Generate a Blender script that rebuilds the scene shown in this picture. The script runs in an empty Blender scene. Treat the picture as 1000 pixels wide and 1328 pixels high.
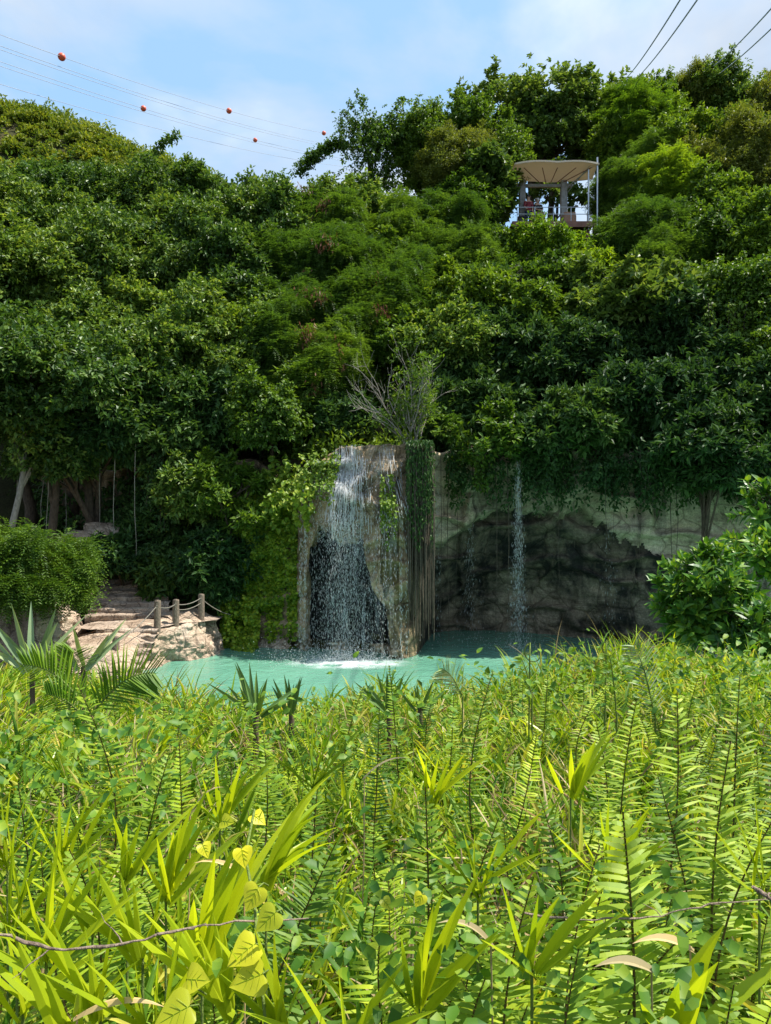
import bpy, math
import numpy as np

# ------------------------------------------------------------------ set-up
rng = np.random.default_rng(11)
SC = bpy.context.scene
COL = SC.collection
R = math.radians
F = 940.0            # focal length in pixels of the 1000 x 1328 photograph
CZ = 4.6             # camera height above the pool


def P(px, py, Y):
    return np.array([(px - 500.0) / F * Y, Y, CZ + (664.0 - py) / F * Y])


# ------------------------------------------------------------------ noise
def _hash(ix, iy, iz, seed):
    h = (ix.astype(np.int64) * 374761393 + iy.astype(np.int64) * 668265263
         + iz.astype(np.int64) * 2147483647 + seed * 974634777) & 0xFFFFFFFF
    h = ((h ^ (h >> 13)) * 1274126177) & 0xFFFFFFFF
    h = (h ^ (h >> 16)) & 0xFFFFFFFF
    return h.astype(np.float64) / 4294967295.0


def vnoise(x, y, z=0.0, seed=0):
    x, y, z = np.broadcast_arrays(np.asarray(x, float), np.asarray(y, float), np.asarray(z, float))
    ix, iy, iz = np.floor(x), np.floor(y), np.floor(z)
    fx, fy, fz = x - ix, y - iy, z - iz
    fx, fy, fz = [f * f * (3 - 2 * f) for f in (fx, fy, fz)]
    out = 0
    for dx in (0, 1):
        for dy in (0, 1):
            for dz in (0, 1):
                w = (fx if dx else 1 - fx) * (fy if dy else 1 - fy) * (fz if dz else 1 - fz)
                out = out + w * _hash(ix + dx, iy + dy, iz + dz, seed)
    return out * 2 - 1


def fbm(x, y, z=0.0, octaves=4, seed=0, gain=0.5):
    a, s, out = 1.0, 1.0, 0.0
    for o in range(octaves):
        out = out + a * vnoise(np.asarray(x) * s, np.asarray(y) * s, np.asarray(z) * s, seed + o * 17)
        a *= gain
        s *= 2.03
    return out


def sstep(a, b, x):
    t = np.clip((np.asarray(x, float) - a) / (b - a), 0, 1)
    return t * t * (3 - 2 * t)


def unit(v):
    v = np.asarray(v, float)
    return v / np.maximum(np.linalg.norm(v, axis=-1, keepdims=True), 1e-9)


# ------------------------------------------------------------------ mesh building
class MB:
    """collects vertices and faces (tris or quads) and links them as ONE mesh object"""

    def __init__(self):
        self.v, self.f, self.n = [], [], 0

    def add(self, V, faces, mat=0, smooth=False):
        V = np.asarray(V, np.float64).reshape(-1, 3)
        faces = np.asarray(faces, np.int64)
        if len(V) == 0 or len(faces) == 0:
            return
        self.v.append(V)
        self.f.append((faces + self.n, mat, smooth))
        self.n += len(V)

    def mesh(self, name, mats):
        me = bpy.data.meshes.new(name)
        V = np.concatenate(self.v).astype(np.float32)
        me.vertices.add(len(V))
        me.vertices.foreach_set('co', V.ravel())
        tot, mi, sm, lv = [], [], [], []
        for f, m, s in self.f:
            tot.append(np.full(len(f), f.shape[1], np.int32))
            mi.append(np.full(len(f), m, np.int32))
            sm.append(np.full(len(f), s, bool))
            lv.append(f.ravel().astype(np.int32))
        tot, mi, sm, lv = map(np.concatenate, (tot, mi, sm, lv))
        me.loops.add(len(lv))
        me.loops.foreach_set('vertex_index', lv)
        me.polygons.add(len(tot))
        st = np.zeros(len(tot), np.int32)
        st[1:] = np.cumsum(tot)[:-1]
        me.polygons.foreach_set('loop_start', st)
        me.polygons.foreach_set('loop_total', tot)
        for m in mats:
            me.materials.append(m)
        me.polygons.foreach_set('material_index', mi)
        me.polygons.foreach_set('use_smooth', sm)
        me.update(calc_edges=True)
        return me

    def obj(self, name, mats, parent=None, origin=None):
        if not isinstance(mats, (list, tuple)):
            mats = [mats]
        if parent is not None:
            o0 = np.array(parent.location)
        elif origin is not None:
            o0 = np.asarray(origin, float)
        else:
            o0 = np.zeros(3)
        self.v = [v - o0 for v in self.v]
        o = bpy.data.objects.new(name, self.mesh(name, mats))
        COL.objects.link(o)
        if parent is not None:
            o.parent = parent
        else:
            o.location = o0
        return o


def tag(o, label=None, cat=None, group=None, kind=None):
    for k, v in (('label', label), ('category', cat), ('group', group), ('kind', kind)):
        if v:
            o[k] = v
    return o


def thing(name, loc, label, cat, group=None):
    o = bpy.data.objects.new(name, None)
    o.empty_display_size = 0.2
    o.location = [float(c) for c in loc]
    COL.objects.link(o)
    return tag(o, label, cat, group)


def tube(pts, rad, sides=6, cap=True):
    pts = np.asarray(pts, float)
    n = len(pts)
    rad = np.broadcast_to(np.asarray(rad, float), (n,))
    t = unit(np.gradient(pts, axis=0))
    ref = np.array([0.0, 0, 1]) if abs(t[n // 2][2]) < 0.9 else np.array([1.0, 0, 0])
    a = unit(np.cross(t, ref))
    b = np.cross(t, a)
    th = np.linspace(0, 2 * np.pi, sides, endpoint=False)
    V = pts[:, None] + rad[:, None, None] * (np.cos(th)[None, :, None] * a[:, None] + np.sin(th)[None, :, None] * b[:, None])
    i, j = np.meshgrid(np.arange(n - 1), np.arange(sides), indexing='ij')
    k = (j + 1) % sides
    Q = np.stack([i * sides + j, i * sides + k, (i + 1) * sides + k, (i + 1) * sides + j], -1).reshape(-1, 4)
    return V.reshape(-1, 3), Q


def curve_pts(a, b, n=6, sag=0.0, wob=0.0, r=None):
    r = r or rng
    t = np.linspace(0, 1, n)[:, None]
    p = np.asarray(a) * (1 - t) + np.asarray(b) * t
    p[:, 2] -= sag * (4 * t * (1 - t))[:, 0]
    if wob:
        w = r.normal(0, wob, (n, 3))
        w[0] = 0
        w[-1] = 0
        p = p + w
    return p


def box(c, s, rz=0.0):
    c, s = np.asarray(c, float), np.asarray(s, float) / 2
    V = np.array([[x, y, z] for x in (-1, 1) for y in (-1, 1) for z in (-1, 1)], float) * s
    ca, sa = math.cos(rz), math.sin(rz)
    V = np.stack([V[:, 0] * ca - V[:, 1] * sa, V[:, 0] * sa + V[:, 1] * ca, V[:, 2]], 1) + c
    return V, np.array([[0, 1, 3, 2], [4, 6, 7, 5], [0, 4, 5, 1], [2, 3, 7, 6], [0, 2, 6, 4], [1, 5, 7, 3]])


def bevel_box(c, s, b=0.03, rz=0.0):
    """a box whose edges are chamfered by b"""
    c, s = np.asarray(c, float), np.asarray(s, float) / 2
    V, idx = [], {}
    for sx in (-1, 1):
        for sy in (-1, 1):
            for sz in (-1, 1):
                for ax in range(3):
                    p = np.array([sx, sy, sz], float) * (s - b)
                    p[ax] = (sx, sy, sz)[ax] * s[ax]
                    idx[(sx, sy, sz, ax)] = len(V)
                    V.append(p)
    V = np.array(V)
    ca, sa = math.cos(rz), math.sin(rz)
    V = np.stack([V[:, 0] * ca - V[:, 1] * sa, V[:, 0] * sa + V[:, 1] * ca, V[:, 2]], 1) + c
    Q, T = [], []
    for ax in range(3):
        o = [a for a in range(3) if a != ax]
        for s0 in (-1, 1):
            q = []
            for a, bb in ((-1, -1), (1, -1), (1, 1), (-1, 1)):
                k = [0, 0, 0]
                k[ax], k[o[0]], k[o[1]] = s0, a, bb
                q.append(idx[(*k, ax)])
            Q.append(q)
        for a in (-1, 1):
            for bb in (-1, 1):
                k1, k2 = [0, 0, 0], [0, 0, 0]
                k1[o[0]], k1[o[1]], k1[ax] = a, bb, -1
                k2[o[0]], k2[o[1]], k2[ax] = a, bb, 1
                Q.append([idx[(*k1, o[0])], idx[(*k2, o[0])], idx[(*k2, o[1])], idx[(*k1, o[1])]])
    for sx in (-1, 1):
        for sy in (-1, 1):
            for sz in (-1, 1):
                T.append([idx[(sx, sy, sz, a)] for a in range(3)])
    return V, np.array(Q), np.array(T)


def grid_faces(nu, nv):
    i, j = np.meshgrid(np.arange(nu - 1), np.arange(nv - 1), indexing='ij')
    return np.stack([i * nv + j, (i + 1) * nv + j, (i + 1) * nv + j + 1, i * nv + j + 1], -1).reshape(-1, 4)


def blob(c, r, seed=0, amp=0.22, nu=24, nv=16, sc=1.3):
    u = np.linspace(0, 2 * np.pi, nu, endpoint=False)
    v = np.linspace(0.02, np.pi - 0.02, nv)
    U, Vv = np.meshgrid(u, v, indexing='ij')
    d = np.stack([np.cos(U) * np.sin(Vv), np.sin(U) * np.sin(Vv), np.cos(Vv)], -1)
    k = 1 + amp * fbm(d[..., 0] * sc + seed, d[..., 1] * sc, d[..., 2] * sc, 4, seed)
    V = d * k[..., None] * np.asarray(r) + np.asarray(c)
    i, j = np.meshgrid(np.arange(nu), np.arange(nv - 1), indexing='ij')
    ii = (i + 1) % nu
    Q = np.stack([i * nv + j, i * nv + j + 1, ii * nv + j + 1, ii * nv + j], -1).reshape(-1, 4)
    return V.reshape(-1, 3), Q


# ------------------------------------------------------------------ leaves
def leaf_frames(axis, nrm):
    a = unit(axis)
    s = unit(np.cross(a, nrm))
    n = np.cross(s, a)
    return a, s, n


def rhomb_leaves(pos, axis, nrm, L, W, fold=0.25):
    """small leaf: two triangles folded along the midrib"""
    a, s, n = leaf_frames(axis, nrm)
    N = len(pos)
    L = np.broadcast_to(L, (N,))[:, None]
    W = np.broadcast_to(W, (N,))[:, None]
    V = np.stack([pos, pos + a * L * 0.45 + s * W * 0.5 + n * W * fold,
                  pos + a * L - n * L * 0.08, pos + a * L * 0.45 - s * W * 0.5 + n * W * fold], 1)
    b = np.arange(N)[:, None] * 4
    T = np.concatenate([b + [0, 1, 2], b + [0, 2, 3]])
    return V.reshape(-1, 3), T


def oval_leaves(pos, axis, nrm, L, W, fold=0.18, droop=0.15, tipw=0.62):
    """larger leaf: eight vertices, two folded halves that curve down to the tip"""
    a, s, n = leaf_frames(axis, nrm)
    N = len(pos)
    L = np.broadcast_to(L, (N,))[:, None]
    W = np.broadcast_to(W, (N,))[:, None]

    def pt(t, w):
        return pos + a * L * t + s * W * 0.5 * w + n * (W * fold * abs(w) - L * droop * t * t)
    V = np.stack([pt(0, 0), pt(0.28, 0.92), pt(0.66, tipw * 1.25), pt(1, 0), pt(0.66, -tipw * 1.25), pt(0.28, -0.92),
                  pt(0.28, 0), pt(0.66, 0)], 1)
    b = np.arange(N)[:, None] * 8
    Q = np.concatenate([b + [6, 1, 2, 7], b + [6, 7, 4, 5]])
    T = np.concatenate([b + [0, 1, 6], b + [0, 6, 5], b + [7, 2, 3], b + [7, 3, 4]])
    return V.reshape(-1, 3), Q, T


def blades(pos, axis, L, W, bend, nseg=5, side=None, fold=0.15, base=0.6):
    """long blades: strips that start along `axis` and bend over under their weight"""
    N = len(pos)
    a = unit(axis)
    L = np.broadcast_to(L, (N,))[:, None]
    W = np.broadcast_to(W, (N,))[:, None]
    bend = np.broadcast_to(bend, (N,))[:, None]
    up = np.array([0, 0, 1.0])
    if side is None:
        side = rng.normal(0, 1, (N, 3))
        side[:, 2] *= 0.2
    s = unit(np.cross(a, np.cross(side, a)) + 1e-6)
    horiz = unit(a * [1, 1, 0] + 1e-4 * s)
    rows = []
    p = np.array(pos, float)
    d = a.copy()
    for k in range(nseg + 1):
        t = k / nseg
        w = W * 0.5 * (base + (1 - base) * min(1, t * 3)) * (1 - max(0, (t - 0.35) / 0.65) ** 1.6 * 0.97)
        n = np.cross(s, d)
        rows += [p + s * w + n * w * fold * 2, p, p - s * w + n * w * fold * 2]
        p = p + d * L / nseg
        d = unit(d + (horiz * 0.55 - up * 0.75) * bend / nseg * (0.4 + 1.4 * t))
    V = np.stack(rows, 1)
    m = 3 * (nseg + 1)
    b = np.arange(N)[:, None] * m
    Q = np.concatenate([b + [3 * k + c, 3 * k + c + 1, 3 * k + c + 4, 3 * k + c + 3] for k in range(nseg) for c in (0, 1)])
    return V.reshape(-1, 3), Q


def sphere_dirs(n, r=None):
    return unit((r or rng).normal(0, 1, (n, 3)))

# ------------------------------------------------------------------ materials
class NT:
    def __init__(self, name):
        self.m = bpy.data.materials.new(name)
        self.m.use_nodes = True
        self.t = self.m.node_tree
        self.t.nodes.clear()
        self.out = self.n('ShaderNodeOutputMaterial')

    def n(self, typ, **kw):
        o = self.t.nodes.new(typ)
        for k, v in kw.items():
            setattr(o, k, v)
        return o

    def l(self, a, b):
        self.t.links.new(a, b)

    def ramp(self, fac, stops):
        r = self.n('ShaderNodeValToRGB')
        e = r.color_ramp.elements
        while len(e) < len(stops):
            e.new(0.5)
        for i, (p, c) in enumerate(stops):
            e[i].position = p
            e[i].color = (*c, 1) if len(c) == 3 else c
        if fac is not None:
            self.l(fac, r.inputs[0])
        return r

    def noise(self, scale, detail=4, rough=0.55, vec=None, dist=0.0):
        o = self.n('ShaderNodeTexNoise')
        o.inputs['Scale'].default_value = scale
        o.inputs['Detail'].default_value = detail
        o.inputs['Roughness'].default_value = rough
        o.inputs['Distortion'].default_value = dist
        if vec is not None:
            self.l(vec, o.inputs['Vector'])
        return o

    def mix(self, a, b, fac, mode='MIX'):
        o = self.n('ShaderNodeMix', data_type='RGBA', blend_type=mode)
        for sock, v in ((o.inputs[0], fac), (o.inputs[6], a), (o.inputs[7], b)):
            if isinstance(v, (int, float)):
                sock.default_value = v
            elif isinstance(v, tuple):
                sock.default_value = (*v, 1) if len(v) == 3 else v
            else:
                self.l(v, sock)
        return o.outputs[2]

    def mapping(self, scale, coord='Object'):
        tc = self.n('ShaderNodeTexCoord')
        mp = self.n('ShaderNodeMapping')
        mp.inputs['Scale'].default_value = scale
        self.l(tc.outputs[coord], mp.inputs['Vector'])
        return mp.outputs[0]

    def math(self, op, a, b=None, clamp=False):
        o = self.n('ShaderNodeMath', operation=op, use_clamp=clamp)
        for s, v in zip(o.inputs, (a, b)):
            if v is None:
                continue
            if isinstance(v, (int, float)):
                s.default_value = v
            else:
                self.l(v, s)
        return o.outputs[0]

    def principled(self, color, rough=0.6, spec=0.5, normal=None):
        p = self.n('ShaderNodeBsdfPrincipled')
        if isinstance(color, tuple):
            p.inputs['Base Color'].default_value = (*color, 1)
        else:
            self.l(color, p.inputs['Base Color'])
        if isinstance(rough, (int, float)):
            p.inputs['Roughness'].default_value = rough
        else:
            self.l(rough, p.inputs['Roughness'])
        p.inputs['Specular IOR Level'].default_value = spec
        if normal is not None:
            self.l(normal, p.inputs['Normal'])
        return p

    def bump(self, h, strength=0.5, dist=0.05):
        b = self.n('ShaderNodeBump')
        b.inputs['Strength'].default_value = strength
        b.inputs['Distance'].default_value = dist
        self.l(h, b.inputs['Height'])
        return b.outputs[0]

    def done(self, sh):
        self.l(sh, self.out.inputs[0])
        return self.m


def leaf_mat(name, cols, trans=0.35, tcol=None, rough=0.50, spec=0.28, patch=0.6, patch_scale=0.5):
    """cols: ramp of leaf colours picked per leaf; trans: how much light comes through the leaf"""
    m = NT(name)
    g = m.n('ShaderNodeNewGeometry')
    st = [(i / max(1, len(cols) - 1), c) for i, c in enumerate(cols)]
    r = m.ramp(g.outputs['Random Per Island'], st)
    # whole shoots differ from their neighbours: a soft tint with a shape of its own
    nz = m.noise(patch_scale, 2, 0.5, g.outputs['Position'])
    tint = m.ramp(nz.outputs[0], [(0.32, (0.72, 0.8, 0.8)), (0.68, (1.28, 1.18, 0.9))])
    c = m.mix(r.outputs[0], tint.outputs[0], patch, 'MULTIPLY')
    oi = m.n('ShaderNodeObjectInfo')
    tr = m.ramp(oi.outputs['Random'], [(0, (0.72, 0.8, 0.8)), (0.5, (1.0, 1.0, 1.0)), (1, (1.45, 1.3, 1.1))])
    c = m.mix(c, tr.outputs[0], 1.0, 'MULTIPLY')
    p = m.principled(c, rough, spec)
    t = m.n('ShaderNodeBsdfTranslucent')
    tc = m.mix(c, tcol or (1.4, 1.35, 0.55), 1.0, 'MULTIPLY')
    m.l(tc, t.inputs[0])
    mx = m.n('ShaderNodeMixShader')
    mx.inputs[0].default_value = trans
    m.l(p.outputs[0], mx.inputs[1])
    m.l(t.outputs[0], mx.inputs[2])
    return m.done(mx.outputs[0])


def bark_mat(name, c1, c2, scale=3.0):
    m = NT(name)
    v = m.mapping((scale * 3, scale * 3, scale))
    n = m.noise(2.0, 5, 0.6, v)
    r = m.ramp(n.outputs[0], [(0.3, c1), (0.7, c2)])
    p = m.principled(r.outputs[0], 0.85, 0.2, m.bump(n.outputs[0], 0.6, 0.04))
    return m.done(p.outputs[0])


def plain_mat(name, col, rough=0.6, spec=0.4, metal=0.0, var=0.25, scale=6.0):
    m = NT(name)
    n = m.noise(scale, 4, 0.6, m.mapping((1, 1, 1)))
    lo = tuple(c * (1 - var) for c in col)
    hi = tuple(min(1, c * (1 + var)) for c in col)
    r = m.ramp(n.outputs[0], [(0.3, lo), (0.7, hi)])
    p = m.principled(r.outputs[0], rough, spec, m.bump(n.outputs[0], 0.15, 0.02))
    p.inputs['Metallic'].default_value = metal
    return m.done(p.outputs[0])


def rock_mat(name, dark=0.5, base=((0.20, 0.155, 0.10), (0.42, 0.335, 0.235), (0.56, 0.48, 0.36)), stain=(0.018, 0.018, 0.016), scale=1.0, green=0.0, vert=True):
    m = NT(name)
    o = m.mapping((scale, scale, scale))
    n1 = m.noise(0.55, 7, 0.62, o, 0.4)
    r = m.ramp(n1.outputs[0], [(0.28, base[0]), (0.5, base[1]), (0.72, base[2])])
    c = r.outputs[0]
    if green:
        ng = m.noise(0.35, 4, 0.6, o)
        fg = m.ramp(ng.outputs[0], [(0.45, (0, 0, 0)), (0.62, (green,) * 3)])
        c = m.mix(c, (0.16, 0.175, 0.085), fg.outputs[0])
    # algae stains that run down the face
    sv = m.mapping((scale * 2.6, scale * 2.6, scale * (0.35 if vert else 1.6)))
    n2 = m.noise(0.8, 6, 0.65, sv, 0.3)
    n3 = m.noise(0.33, 5, 0.6, o, 0.6)
    s = m.math('ADD', m.math('MULTIPLY', n2.outputs[0], 0.55), m.math('MULTIPLY', n3.outputs[0], 0.55))
    f = m.ramp(s, [(0.57 - dark * 0.2, (0, 0, 0)), (0.73 - dark * 0.2, (0.93,) * 3)])
    c = m.mix(c, stain, f.outputs[0])
    n4 = m.noise(9.0, 6, 0.7, o)
    c = m.mix(c, m.ramp(n4.outputs[0], [(0.3, (0.55, 0.53, 0.5)), (0.7, (1.2, 1.2, 1.2))]).outputs[0], 0.8, 'MULTIPLY')
    vo = m.n('ShaderNodeTexVoronoi', feature='DISTANCE_TO_EDGE')
    vo.inputs['Scale'].default_value = 1.4
    m.l(m.mix(o, n1.outputs['Color'], 0.25), vo.inputs['Vector'])
    n5 = m.noise(26.0, 4, 0.7, o)
    c = m.mix(c, m.ramp(n5.outputs[0], [(0.32, (0.5, 0.48, 0.46)), (0.6, (1.15, 1.15, 1.15))]).outputs[0], 0.7, 'MULTIPLY')
    lay = m.noise(1.0, 5, 0.65, m.mapping((scale * 0.5, scale * 0.5, scale * 3.2)), 0.6)
    c = m.mix(c, m.ramp(lay.outputs[0], [(0.36, (0.45, 0.43, 0.40)), (0.50, (1, 1, 1)), (0.7, (1.2, 1.18, 1.1))]).outputs[0], 0.75, 'MULTIPLY')
    c = m.mix(c, m.ramp(vo.outputs[0], [(0, (0.35, 0.33, 0.3)), (0.035, (1, 1, 1))]).outputs[0], 0.7, 'MULTIPLY')
    h = m.math('ADD', m.math('ADD', m.math('MULTIPLY', n4.outputs[0], 0.6), m.math('MULTIPLY', lay.outputs[0], 1.0)), m.math('MULTIPLY', m.ramp(vo.outputs[0], [(0, (0, 0, 0)), (0.06, (1, 1, 1))]).outputs[0], 0.25))
    p = m.principled(c, 0.8, 0.3, m.bump(h, 0.9, 0.14))
    return m.done(p.outputs[0])


M = {}
M['fig'] = leaf_mat('fig leaves', [(0.038, 0.08, 0.016), (0.066, 0.135, 0.025), (0.112, 0.195, 0.037), (0.20, 0.28, 0.065)], 0.3, rough=0.45, spec=0.28)
M['feather'] = leaf_mat('feathery leaves', [(0.042, 0.09, 0.014), (0.075, 0.15, 0.02), (0.115, 0.205, 0.028)], 0.36)
M['broad'] = leaf_mat('broad leaves', [(0.06, 0.11, 0.024), (0.105, 0.175, 0.034), (0.18, 0.25, 0.06)], 0.34, rough=0.48, spec=0.25)
M['lime'] = leaf_mat('lime leaves', [(0.06, 0.13, 0.012), (0.13, 0.23, 0.018), (0.20, 0.30, 0.02)], 0.42)
M['olive'] = leaf_mat('olive leaves', [(0.09, 0.12, 0.02), (0.15, 0.18, 0.03), (0.22, 0.24, 0.05)], 0.38)
M['vine'] = leaf_mat('vine leaves', [(0.05, 0.10, 0.014), (0.09, 0.17, 0.02), (0.16, 0.25, 0.026)], 0.34)
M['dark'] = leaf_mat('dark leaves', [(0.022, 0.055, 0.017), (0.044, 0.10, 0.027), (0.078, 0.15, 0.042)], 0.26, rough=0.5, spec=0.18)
M['scrub'] = leaf_mat('scrub leaves', [(0.055, 0.10, 0.014), (0.10, 0.16, 0.02), (0.16, 0.21, 0.026), (0.22, 0.25, 0.05)], 0.3, patch_scale=0.16, patch=1.0)
M['glossy'] = leaf_mat('glossy shrub leaves', [(0.03, 0.10, 0.015), (0.06, 0.16, 0.022), (0.10, 0.22, 0.025), (0.22, 0.33, 0.03)], 0.30, rough=0.4, spec=0.32)
M['ivy'] = leaf_mat('ivy leaves', [(0.07, 0.15, 0.014), (0.16, 0.27, 0.018), (0.27, 0.37, 0.024), (0.40, 0.45, 0.04)], 0.36, patch_scale=0.9)
M['pothos'] = leaf_mat('yellow variegated leaves', [(0.10, 0.19, 0.015), (0.18, 0.29, 0.022), (0.34, 0.40, 0.05)], 0.35)
M['pod'] = leaf_mat('dry seed pods', [(0.07, 0.025, 0.014), (0.14, 0.05, 0.025), (0.20, 0.09, 0.045)], 0.15, (1.2, 1, 0.9))
M['fern'] = leaf_mat('fern leaflets', [(0.17, 0.29, 0.02), (0.25, 0.37, 0.024), (0.34, 0.44, 0.034)], 0.42, patch_scale=3)
M['ferndark'] = leaf_mat('dark fern leaflets', [(0.08, 0.17, 0.016), (0.13, 0.24, 0.02), (0.19, 0.30, 0.026)], 0.42, patch_scale=2)
M['grass'] = leaf_mat('grass blades', [(0.05, 0.135, 0.014), (0.105, 0.22, 0.018), (0.18, 0.30, 0.022), (0.28, 0.36, 0.028), (0.42, 0.38, 0.10)], 0.4, patch_scale=2.2, patch=0.9)
M['palmseed'] = leaf_mat('palm seedling blades', [(0.22, 0.34, 0.016), (0.33, 0.43, 0.018), (0.44, 0.49, 0.025)], 0.45, rough=0.3, patch_scale=3)
M['cover'] = leaf_mat('creeping leaves', [(0.05, 0.145, 0.016), (0.10, 0.22, 0.02), (0.18, 0.31, 0.024), (0.29, 0.38, 0.03)], 0.4, rough=0.5, spec=0.3, patch_scale=2.5, patch=0.9)
M['straw'] = leaf_mat('dry blades', [(0.20, 0.13, 0.06), (0.36, 0.26, 0.13), (0.50, 0.40, 0.24), (0.30, 0.17, 0.07)], 0.2, (1.1, 1, 0.8))
M['yellow'] = leaf_mat('yellow heart leaves', [(0.42, 0.50, 0.018), (0.50, 0.55, 0.02), (0.56, 0.55, 0.03)], 0.5, (1.25, 1.2, 0.5), rough=0.4, patch=0.3)
M['yucca'] = leaf_mat('yucca blades', [(0.055, 0.12, 0.035), (0.09, 0.17, 0.05), (0.14, 0.22, 0.06)], 0.15, rough=0.4, patch_scale=2)
M['agave'] = leaf_mat('agave blades', [(0.17, 0.26, 0.12), (0.26, 0.34, 0.18), (0.40, 0.44, 0.30)], 0.15, rough=0.42, patch_scale=2)
M['bark'] = bark_mat('brown bark', (0.045, 0.032, 0.022), (0.13, 0.095, 0.065))
M['palebark'] = bark_mat('pale bark', (0.16, 0.145, 0.11), (0.36, 0.33, 0.27))
M['greybark'] = bark_mat('bare grey twigs', (0.17, 0.145, 0.12), (0.40, 0.36, 0.31), 6)
M['rootbark'] = bark_mat('hanging root bark', (0.05, 0.038, 0.026), (0.16, 0.13, 0.095), 6)
M['frondstem'] = bark_mat('fern stems', (0.07, 0.045, 0.015), (0.17, 0.13, 0.04), 14)
M['greenstem'] = bark_mat('green stems', (0.10, 0.15, 0.03), (0.20, 0.26, 0.06), 14)
M['post'] = bark_mat('weathered post timber', (0.10, 0.075, 0.055), (0.27, 0.21, 0.16), 7)
M['twig'] = bark_mat('dry twig bark', (0.12, 0.085, 0.065), (0.34, 0.26, 0.19), 12)
M['rope'] = bark_mat('grey rope', (0.16, 0.14, 0.11), (0.34, 0.31, 0.26), 20)
M['pillar_rock'] = rock_mat('wet limestone', 0.20, ((0.22, 0.15, 0.075), (0.46, 0.33, 0.19), (0.58, 0.45, 0.29)), green=0.2)
M['bank_rock'] = rock_mat('pink limestone', -0.15, ((0.36, 0.255, 0.18), (0.56, 0.43, 0.32), (0.68, 0.57, 0.45)), (0.12, 0.085, 0.06), 1.5, vert=False)
M['step_rock'] = rock_mat('worn stone steps', -0.2, ((0.34, 0.25, 0.19), (0.52, 0.41, 0.32), (0.62, 0.52, 0.43)), (0.15, 0.11, 0.085), 2.0, vert=False)
M['white_rock'] = plain_mat('pale stone', (0.52, 0.50, 0.47), 0.8)


def canvas_mat():
    m = NT('cream canvas')
    p = m.principled((0.58, 0.53, 0.44), 0.8, 0.2)
    t = m.n('ShaderNodeBsdfTranslucent')
    t.inputs[0].default_value = (0.60, 0.52, 0.40, 1)
    x = m.n('ShaderNodeMixShader')
    x.inputs[0].default_value = 0.32
    m.l(p.outputs[0], x.inputs[1])
    m.l(t.outputs[0], x.inputs[2])
    return m.done(x.outputs[0])


M['canvas'] = canvas_mat()
M['concrete'] = plain_mat('grey concrete', (0.30, 0.29, 0.28), 0.85, 0.3)
M['deck'] = plain_mat('red brown timber', (0.20, 0.09, 0.06), 0.7)
M['steel'] = plain_mat('galvanised steel', (0.48, 0.50, 0.53), 0.4, 0.5, 0.6, 0.1)
M['wicker'] = plain_mat('brown wicker', (0.30, 0.17, 0.11), 0.7, 0.3, 0, 0.4, 30)
M['black'] = plain_mat('black plastic', (0.02, 0.02, 0.024), 0.5)
M['ball'] = plain_mat('orange red marker paint', (0.62, 0.10, 0.045), 0.45, 0.4, 0, 0.12)
M['wire'] = plain_mat('steel cable', (0.30, 0.32, 0.35), 0.5, 0.5, 0.3)
M['linewire'] = plain_mat('bright aluminium conductor', (0.55, 0.57, 0.6), 0.35, 0.5, 0.7)
M['skin'] = plain_mat('skin', (0.50, 0.30, 0.21), 0.6, 0.3, 0, 0.06)
M['redcloth'] = plain_mat('dull red cloth', (0.22, 0.04, 0.05), 0.85, 0.2)
M['bluecloth'] = plain_mat('dark blue cloth', (0.035, 0.045, 0.10), 0.85, 0.2)
M['darkcloth'] = plain_mat('near black cloth', (0.02, 0.018, 0.024), 0.85, 0.2)
M['whitecap'] = plain_mat('white helmet', (0.75, 0.75, 0.76), 0.4)


def soil_mat():
    m = NT('forest soil')
    g = m.n('ShaderNodeNewGeometry')
    n = m.noise(0.7, 7, 0.65, g.outputs['Position'])
    n2 = m.noise(14.0, 5, 0.7, g.outputs['Position'])
    r = m.ramp(n.outputs[0], [(0.3, (0.035, 0.026, 0.015)), (0.5, (0.05, 0.055, 0.02)), (0.7, (0.085, 0.065, 0.035))])
    c = m.mix(r.outputs[0], m.ramp(n2.outputs[0], [(0.3, (0.5, 0.5, 0.5)), (0.7, (1.4, 1.3, 1.2))]).outputs[0], 0.8, 'MULTIPLY')
    p = m.principled(c, 0.95, 0.15, m.bump(n2.outputs[0], 0.8, 0.08))
    return m.done(p.outputs[0])


def pool_mat():
    m = NT('milky turquoise water')
    g = m.n('ShaderNodeNewGeometry')
    n = m.noise(0.25, 4, 0.55, g.outputs['Position'], 0.5)
    r = m.ramp(n.outputs[0], [(0.3, (0.08, 0.225, 0.155)), (0.7, (0.135, 0.32, 0.225))])
    b1 = m.noise(2.2, 4, 0.6, g.outputs['Position'], 0.6)
    b2 = m.noise(7.0, 3, 0.6, g.outputs['Position'], 0.3)
    h = m.math('ADD', b1.outputs[0], m.math('MULTIPLY', b2.outputs[0], 0.4))
    p = m.principled(r.outputs[0], 0.09, 0.5, m.bump(h, 0.45, 0.12))
    p.inputs['IOR'].default_value = 1.33
    return m.done(p.outputs[0])


def fall_mat():
    m = NT('white falling water')
    p = m.principled((0.84, 0.85, 0.84), 0.35, 0.3)
    t = m.n('ShaderNodeBsdfTransparent')
    tl = m.n('ShaderNodeBsdfTranslucent')
    tl.inputs[0].default_value = (0.84, 0.85, 0.84, 1)
    a = m.n('ShaderNodeMixShader')
    a.inputs[0].default_value = 0.4
    m.l(p.outputs[0], a.inputs[1])
    m.l(tl.outputs[0], a.inputs[2])
    b = m.n('ShaderNodeMixShader')
    b.inputs[0].default_value = 0.58
    m.l(t.outputs[0], b.inputs[1])
    m.l(a.outputs[0], b.inputs[2])
    return m.done(b.outputs[0])


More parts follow.
